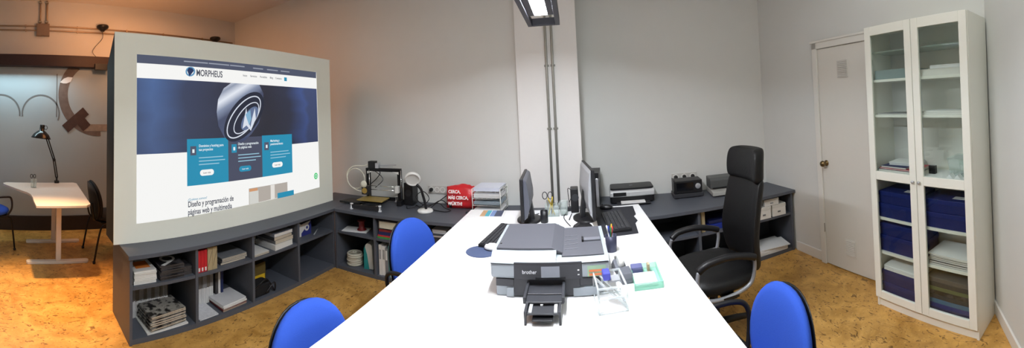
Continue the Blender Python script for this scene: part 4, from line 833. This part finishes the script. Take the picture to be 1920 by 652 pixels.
# second back bay
zz = SH1
for k, (h, c, lb) in enumerate(((.016,mat('book_green',(70,150,70),.5),'green book at the bottom of the pile beside the blue chair'),(.016,mat('book_red2',(190,52,60),.5),'red book in the pile beside the blue chair'),(.030,BL_,'navy book in the pile beside the blue chair'),(.022,DR,'dark red book on the pile beside the blue chair'))):
    mag('book',lb,'book',(-1.845+.008*k,2.88,zz),0.02*k,.32,.2,h,c,PAGES,None,True); zz += h+.0005
t = thing('storage_box','dark box with a white label plate on top of the coloured books','box',(-1.83,2.88,zz+.001))
g = G(); g.box(0,.31,0,.22,0,.085); g.build('box_body',BK,t,bev=.003); G().box(.015,.25,-.003,0,.012,.075).build('label_plate',mat('label_cream',(216,210,190),.6),t)
cols = [(WH,.03,'white'),(WH,.034,'white'),(GR,.03,'grey'),(mat('binder_teal',(70,130,130),.5),.018,'teal'),(WH,.028,'white'),(BK,.02,'black'),(mat('binder_teal',(70,130,130),.5),.022,'teal'),(GR,.036,'grey'),(WH,.03,'white'),(BK,.03,'black'),(GR,.03,'grey'),(WH,.04,'white')]
x = -1.835
for k, (c, w_, nm) in enumerate(cols):
    g = G(); g.box(0,w_,0,.22,0,.285-.012*(k%3)); g.mi = 1; g.box(w_*.2,w_*.8,-.0008,0,.15,.24); o = g.build('binder',[c,SPW if c!=WH else SPG],loc=(x,2.885+.006*(k%2),SH0),bev=.001)
    tag(o, '%s binder upright on the bottom back shelf, %s from the left of its row' % (nm, ['first','second','third','fourth','fifth','sixth','seventh','eighth','ninth','tenth','eleventh','twelfth'][k]), 'binder', 'binders on the bottom back shelf'); x += w_+.003
# third back bay: dark device, papers
t = thing('media_player','dark grey media player with round knob on the upper back shelf','media player',(-1.29,2.87,SH1))
g = G(); g.box(0,.45,0,.3,.008,.105); g.build('case_body',DG,t,bev=.004); G().lathe([(.0,0),(.022,0),(.020,-.014)],seg=20,M=Matrix.Translation((.20,-.014,.055)) @ Matrix.Rotation(-PI/2,4,'X')).build('knob',SILV,t)
G().box(.02,.43,-.003,0,.085,.098).build('front_trim',SILV,t)
for x_ in (.03,.39): G().box(x_,x_+.03,.02,.28,0,.009).build('foot',BLACK,t)
sheets('paper_stack','stack of white paper on the media player behind the blue chair','papers',(-1.27,2.90,SH1+.106),0,.13,.22,.035)
sheets('paper_stack','white papers on the bottom back shelf right of the blue chair','papers',(-1.29,2.88,SH0),0,.30,.22,.16)
# ---- right run contents
for k, (x, z, w_, h) in enumerate(((1.61,SH1,.155,.115),(1.785,SH1,.155,.115),(1.70,SH1+.117,.16,.065),(1.80,SH1+.117,.0,0))):
    if not w_: continue
    t = thing('cardboard_box', ('left lower white cardboard box on the upper shelf beside the chair back','right lower white cardboard box on the upper shelf near the door','small white cardboard box stacked on the two others')[k], 'box', (x+.03,2.90,z), math.radians(-3), 'white boxes on the right upper shelf')
    g = G(); g.box(0,w_,0,.17,0,h*.72); g.build('box_body',WH,t,bev=.002); g = G(); g.box(-.002,w_+.002,-.002,.172,h*.72,h); g.build('box_lid',mat('box_white2',(214,212,206),.6),t,bev=.002)
    G().box(w_*.4,w_*.6,-.003,-.0005,h*.3,h*.42).build('label_mark',GR,t)
sheets('paper_pile','loose pile of crumpled white papers on the right bottom shelf','papers',(1.63,2.90,SH0),math.radians(-2),.34,.26,.05)
sheets('paper_sheet','curled white sheet sliding off the paper pile','paper',(1.68,2.895,SH0+.052),math.radians(-9),.30,.22,.006)
g = G(); g.box(0,.26,0,.24,0,.05); tag(g.build('file_folder',mat('folder_blue',(26,48,140),.45),bev=.004,loc=(1.15,2.93,SH1)),'blue folder on the upper shelf behind the executive chair','folder')
g = G(); g.box(0,.24,0,.22,0,.03); tag(g.build('file_folder',mat('folder_navy',(26,34,80),.45),bev=.004,loc=(1.16,2.94,SH1+.052)),'navy folder lying on the blue one behind the executive chair','folder')
g = G(); g.box(0,.035,0,.2,0,.19); tag(g.build('binder',mat('beige_card',(176,158,122),.7),bev=.002,loc=(1.08,2.92,SH1)),'upright beige binder beside the blue folder on the right run','binder')
t = thing('storage_carton','open beige carton holding a white device on the right bottom shelf','box',(1.07,2.90,SH0))
g = G(); g.box(0,.30,0,.004,0,.07); g.box(0,.30,.216,.22,0,.07); g.box(0,.004,.004,.216,0,.07); g.box(.296,.30,.004,.216,0,.07); g.box(.004,.296,.004,.216,0,.004); g.build('carton_walls',mat('beige_card',(176,158,122),.7),t)
t = thing('white_device','white flat router with dark logo lying in the beige carton','router',(1.09,2.92,SH0+.005))
g = G(); g.box(0,.24,0,.17,0,.10); g.build('device_body',WPL,t,bev=.006); G().box(.06,.14,-.002,0,.03,.055).build('dark_mark',DG,t)
sheets('paper_stack','white papers on the white device in the beige carton','papers',(1.10,2.93,SH0+.107),.05,.20,.14,.02)
# ================================================================ white glass door cabinet
CF = Fr(1.882,1.666, math.radians(-90))
t = CAB = thing('display_cabinet','tall white cabinet with two glass doors beside the door','cabinet',CF(0,0,0),CF.r)
Wc, Dc, Hc = .80, .305, 2.02
g = G(); g.box(0,.018,.02,Dc,0,Hc); g.box(Wc-.018,Wc,.02,Dc,0,Hc); g.build('side_panel',CABW,t,bev=.001)
g = G(); g.box(.018,Wc-.018,.02,Dc,Hc-.018,Hc); g.build('top_panel',CABW,t); g = G(); g.box(.018,Wc-.018,Dc-.006,Dc,.07,Hc-.018); g.build('back_panel',CABW,t)
g = G(); g.box(.018,Wc-.018,.03,.045,0,.068); g.build('plinth',CABW,t); g = G(); g.box(.018,Wc-.018,.02,Dc-.006,.07,.088); g.build('bottom_panel',CABW,t)
CS = [.395,.645,.975,1.385,1.635]
for z in CS:
    g = G(); g.box(.019,Wc-.019,.035,Dc-.008,z-.009,z+.009); g.build('shelf',CABW,t)
g = G(); g.box(.019,Wc-.019,.06,Dc-.008,1.835,1.843); g.build('glass_shelf',glassmat('shelf_glass',(220,235,228),.3,.05),t)
for k in (0,1):
    x0 = .002+k*.4; x1 = x0+.396; dr = G(); fw = .052
    dr.box(x0,x0+fw,0,.019,.072,Hc-.002); dr.box(x1-fw,x1,0,.019,.072,Hc-.002); dr.box(x0+fw,x1-fw,0,.019,.072,.125); dr.box(x0+fw,x1-fw,0,.019,Hc-.065,Hc-.002); dr.box(x0+fw,x1-fw,0,.019,.935,.995)
    D_ = dr.build('door',CABW,t,bev=.002)
    for a, b in ((.125,.935),(.995,Hc-.065)):
        g = G(); g.box(x0+fw,x1-fw,.008,.011,a,b); g.build('glass_pane',GLASS,D_)
    kx = x1-.022 if k == 0 else x0+.022
    G().lathe([(.006,0),(.006,.008),(.011,.013),(.011,.018),(.004,.021)],seg=16,M=Matrix.Translation((kx,0,.955)) @ Matrix.Rotation(PI/2,4,'X')).build('door_knob',SILV,D_)
for z in (.3,1.0,1.75):
    G().box(.018,.03,.022,.05,z,z+.04).build('hinge',STEEL,t)
BOX = mat('box_blue',(24,36,98),.5,noise=.06); BOXL = mat('box_blue_lid',(26,40,108),.45,noise=.06)
def bluebox(label, x, y, z, w_, d_, h, lab=True, grp='blue archive boxes in the cabinet', dark=False):
    b = thing('archive_box',label,'box',CF(x,y,z),CF.r,grp)
    G().box(0,w_,0,d_,0,h-.03).build('box_body',BOX if not dark else mat('box_dark',(34,36,60),.5),b,bev=.002); G().box(-.003,w_+.003,-.003,d_+.003,h-.03,h).build('box_lid',BOXL if not dark else mat('box_dark2',(44,46,72),.5),b,bev=.002)
    if lab: G().box(w_*.55,w_*.8,-.002+.05,.10,h,h+.0008).build('label_sticker',PAPER,b)
z = CS[1]+.0095
bluebox('lower blue archive box left on the cabinet shelf below the middle rail',.03,.045,z,.345,.225,.10)
bluebox('upper blue archive box left on the cabinet shelf below the middle rail',.035,.05,z+.1015,.34,.22,.085)
bluebox('lower blue archive box right on the cabinet shelf below the middle rail',.41,.045,z,.36,.225,.10)
bluebox('upper blue archive box right on the cabinet shelf below the middle rail',.415,.05,z+.1015,.35,.22,.085)
z = CS[0]+.0095
bluebox('lower blue archive box on the second lowest cabinet shelf',.03,.05,z,.36,.22,.115)
bluebox('upper blue archive box with white label on the second lowest cabinet shelf',.03,.055,z+.1165,.36,.215,.085)
stack('magazine',('spiral bound report','in the cabinet pile'),'report',CF,.44,.05,z,.32,.22,[(.012,GR,'',PAGEW),(.012,DG,'',PAGEW),(.012,WH,'',PAGEW),(.012,GR,'',PAGEW),(.010,DG,'',PAGEW),(.010,PAPER,'',PAGEW)],group='white reports in the cabinet')
z = .0885
bluebox('lower indigo box at the bottom left of the cabinet',.03,.05,z,.345,.22,.085,False)
bluebox('upper indigo box at the bottom left of the cabinet',.03,.05,z+.0865,.345,.22,.085,False)
sheets('paper_stack','stack of white papers on the indigo boxes at the cabinet bottom','papers',CF(.05,.05,z+.174),CF.r,.31,.21,.035)
its = [(.03,mat('folder_dkblue',(30,38,84),.45),'dark blue box folder'),(.028,mat('folder_blue2',(36,50,120),.45),'blue box folder'),(.028,mat('folder_teal2',(70,110,140),.45),'teal blue box folder'),(.028,DG,'charcoal box folder'),(.028,BK,'black box folder'),(.024,mat('folder_olive',(96,104,70),.5),'olive green box folder'),(.030,DG,'charcoal box folder'),(.030,mat('folder_taupe',(92,88,86),.5),'taupe box folder')]
zz = z
for k, (h, c, lb) in enumerate(its):
    g = G(); g.box(0,.35,0,.225,0,h); tag(g.build('box_folder',c,bev=.003,loc=CF(.415+.004*(k%2),.045,zz),rz=CF.r), '%s in the cabinet bottom right stack, %s' % (lb, ('lowest','second from below','third from below','fourth from below','fifth from below','sixth from below','seventh from below','topmost')[k]),'folder','box folders at the cabinet bottom'); zz += h+.0006
# middle level (desk-height shelf)
z = CS[2]+.0095
mag('folder','navy folder in the cabinet on the middle shelf left','folder',CF(.04,.045,z),CF.r,.30,.22,.020,BL_,PAGEW)
mag('folder','bright red folder on the navy one in the cabinet','folder',CF(.05,.05,z+.0205),CF.r,.30,.21,.008,mat('folder_red',(196,30,50),.45),PAGEW)
mag('folder','small navy folder lying on the red folder in the cabinet','folder',CF(.06,.055,z+.029),CF.r,.22,.19,.012,BL_,PAGEW)
sheets('paper_stack','white papers heaped at the back left of the middle cabinet shelf','papers',CF(.10,.10,z+.0415),CF.r+.1,.22,.15,.022)
sheets('paper_stack','white paper sheets on the right of the middle cabinet shelf','papers',CF(.42,.04,z),CF.r,.22,.2,.008)
t = thing('plastic_tub','clear plastic tub at the right of the middle cabinet shelf','tub',CF(.60,.08,z),CF.r)
g = G(); g.prism([(.01,0),(.15,0),(.165,.12),(-.005,.12)],0,.005,'y'); g.prism([(.01,0),(.15,0),(.165,.12),(-.005,.12)],.15,.155,'y'); g.prism([(.01,0),(.015,0),(0,.12),(-.005,.12)],.005,.15,'y'); g.prism([(.145,0),(.15,0),(.165,.12),(.16,.12)],.005,.15,'y'); g.box(.015,.145,.005,.15,0,.004); g.build('tub_body',CLEAR,t); G().box(-.01,.17,-.005,.16,.1205,.128).build('tub_lid',CLEAR,t)
g = G(); g.box(0,.05,0,.03,0,.055); tag(g.build('small_case',BLACK,bev=.003,loc=CF(.435,.10,z+.0085),rz=CF.r),'small black case in the cabinet beside the middle stile','case')
for k in range(3):
    g = G(); g.prism([(0,0),(.06,0),(.03,.035)],0,.05,'y'); tag(g.build('paper_tent',PAPER,loc=CF(.60+k*.055,.03,z+.0),rz=CF.r+.1*k),'small folded white paper tent in front of the clear tub','paper','paper tents in the cabinet')
# upper levels
z = CS[4]+.0095
g = G(); g.box(0,.33,0,.20,0,.065); tag(g.build('flat_box',mat('box_sage',(138,156,156),.5),bev=.003,loc=CF(.045,.05,z),rz=CF.r),'flat sage grey box on the upper left cabinet shelf','box')
mag('folder','black spined white folder on the upper right cabinet shelf','folder',CF(.43,.05,z),CF.r,.32,.2,.045,WH,PAGEW)
sheets('paper_stack','papers lying on the white folder on the upper right cabinet shelf','papers',CF(.50,.06,z+.0455),CF.r,.24,.19,.022)
z = CS[3]+.0095
mag('folder','thin white folder on the fourth cabinet shelf, left','folder',CF(.05,.05,z),CF.r,.28,.2,.008,GR,PAGEW)
mag('folder','lower white magazine file on the fourth cabinet shelf, right','folder',CF(.43,.05,z),CF.r,.33,.2,.014,WH,PAGEW)
mag('folder','upper thin white folder on the fourth cabinet shelf, right','folder',CF(.44,.06,z+.0145),CF.r,.30,.19,.010,PAPER,PAGEW)
# ================================================================ far left work place
t = thing('corner_desk','white corner desk with a cut-out and two T-shaped legs','desk',(-4.0,.35,0))
DKW = mat('desk_top_offwhite',(224,218,210),.4,noise=.01)
poly = [(-3.37,.13),(-3.36,.62),(-3.42,.665),(-4.56,.70),(-4.62,.66),(-4.60,-.22),(-4.55,-.26),(-4.47,-.24),(-4.10,-.02)]+[(-4.0,.045),(-3.9,.085),(-3.75,.105),(-3.6,.11)]
g = G(); g.prism([(a+4.0,b-.35) for a,b in poly], .705,.73,'z'); g.build('tabletop',DKW,t,bev=.004)
for x in (-3.85,-4.50):
    g = G(); g.box(x+4-.028,x+4+.028,.02,.075,.03,.66); g.build('leg',DKW,t,bev=.006)
    g = G(); g.prism(rrect(x+4-.035,x+4+.035,-.30,.38,.03),0,.03,'z'); g.build('foot',DKW,t,bev=.006)
    g = G(); g.box(x+4-.03,x+4+.03,-.20,.30,.665,.704); g.build('top_bracket',mat('bracket_grey',(120,118,116),.5),t)
g = G(); g.box(-.47,.12,.03,.065,.60,.66); g.build('crossbar',DKW,t)
t = thing('drinking_glass','small clear glass holding scissors on the corner desk','glass',(-4.28,.13,.73))
G().lathe([(.036,0),(.04,.10),(.037,.10),(.033,.006),(.001,.006)],seg=20).build('tumbler',CLEAR,t)
t = thing('scissors','black handled scissors standing in the glass on the corner desk','scissors',(-4.275,.13,.737))
G().prism([(-.004,0),(.006,0),(.012,.10),(-.002,.10)],-.002,.002,'x').build('blades',STEEL,t)
for s in (-1,1): G().tube([(0, s*.018+.014*math.cos(a)-.01, .13+.022*math.sin(a)) for a in [2*PI*i/14 for i in range(14)]],.004,6,closed=True).build('handle',BLACK,t)
# black desk lamp
t = thing('desk_lamp','black jointed desk lamp with round shade behind the corner desk','lamp',(-4.60,.44,.73))
g = G(); g.box(-.03,.03,-.03,.03,.0,.03); g.cyl((0,0,.03),(0,0,.08),.012,12); g.build('clamp',BLACK,t,bev=.003)
G().tube([(0,-.012,.07),(0,-.05,.30)],.008,8).tube([(0,.012,.07),(0,-.026,.30)],.008,8).build('lower_arm',BLACK,t)
G().tube([(0,-.05,.30),(0,-.155,.60)],.008,8).tube([(0,-.026,.30),(0,-.13,.61)],.008,8).build('upper_arm',BLACK,t)
for jy, jz in ((-.038,.30),(-.145,.605)): G().lathe([(.021,-.012),(.021,.012)],seg=14,M=Matrix.Translation((0,jy,jz)) @ Matrix.Rotation(PI/2,4,'Y')).build('joint',BLACK,t)
g = G(); g.lathe([(.028,.16),(.032,.15),(.032,.085),(.06,.07),(.10,.035),(.128,-.01),(.132,-.02),(.124,-.018),(.095,.025),(.0,.06)],seg=32,M=Matrix.Translation((0.02,-.215,.60)) @ Matrix.Rotation(math.radians(-6),4,'X')); g.build('lamp_shade',mat('lamp_gloss_black',(22,22,24),.2),t)
G().tube([(.02+.0,-.155+.02*math.cos(a),.72+.025*math.sin(a)) for a in [2*PI*i/14 for i in range(14)]],.004,6,closed=True).build('switch_ring',BLACK,t)
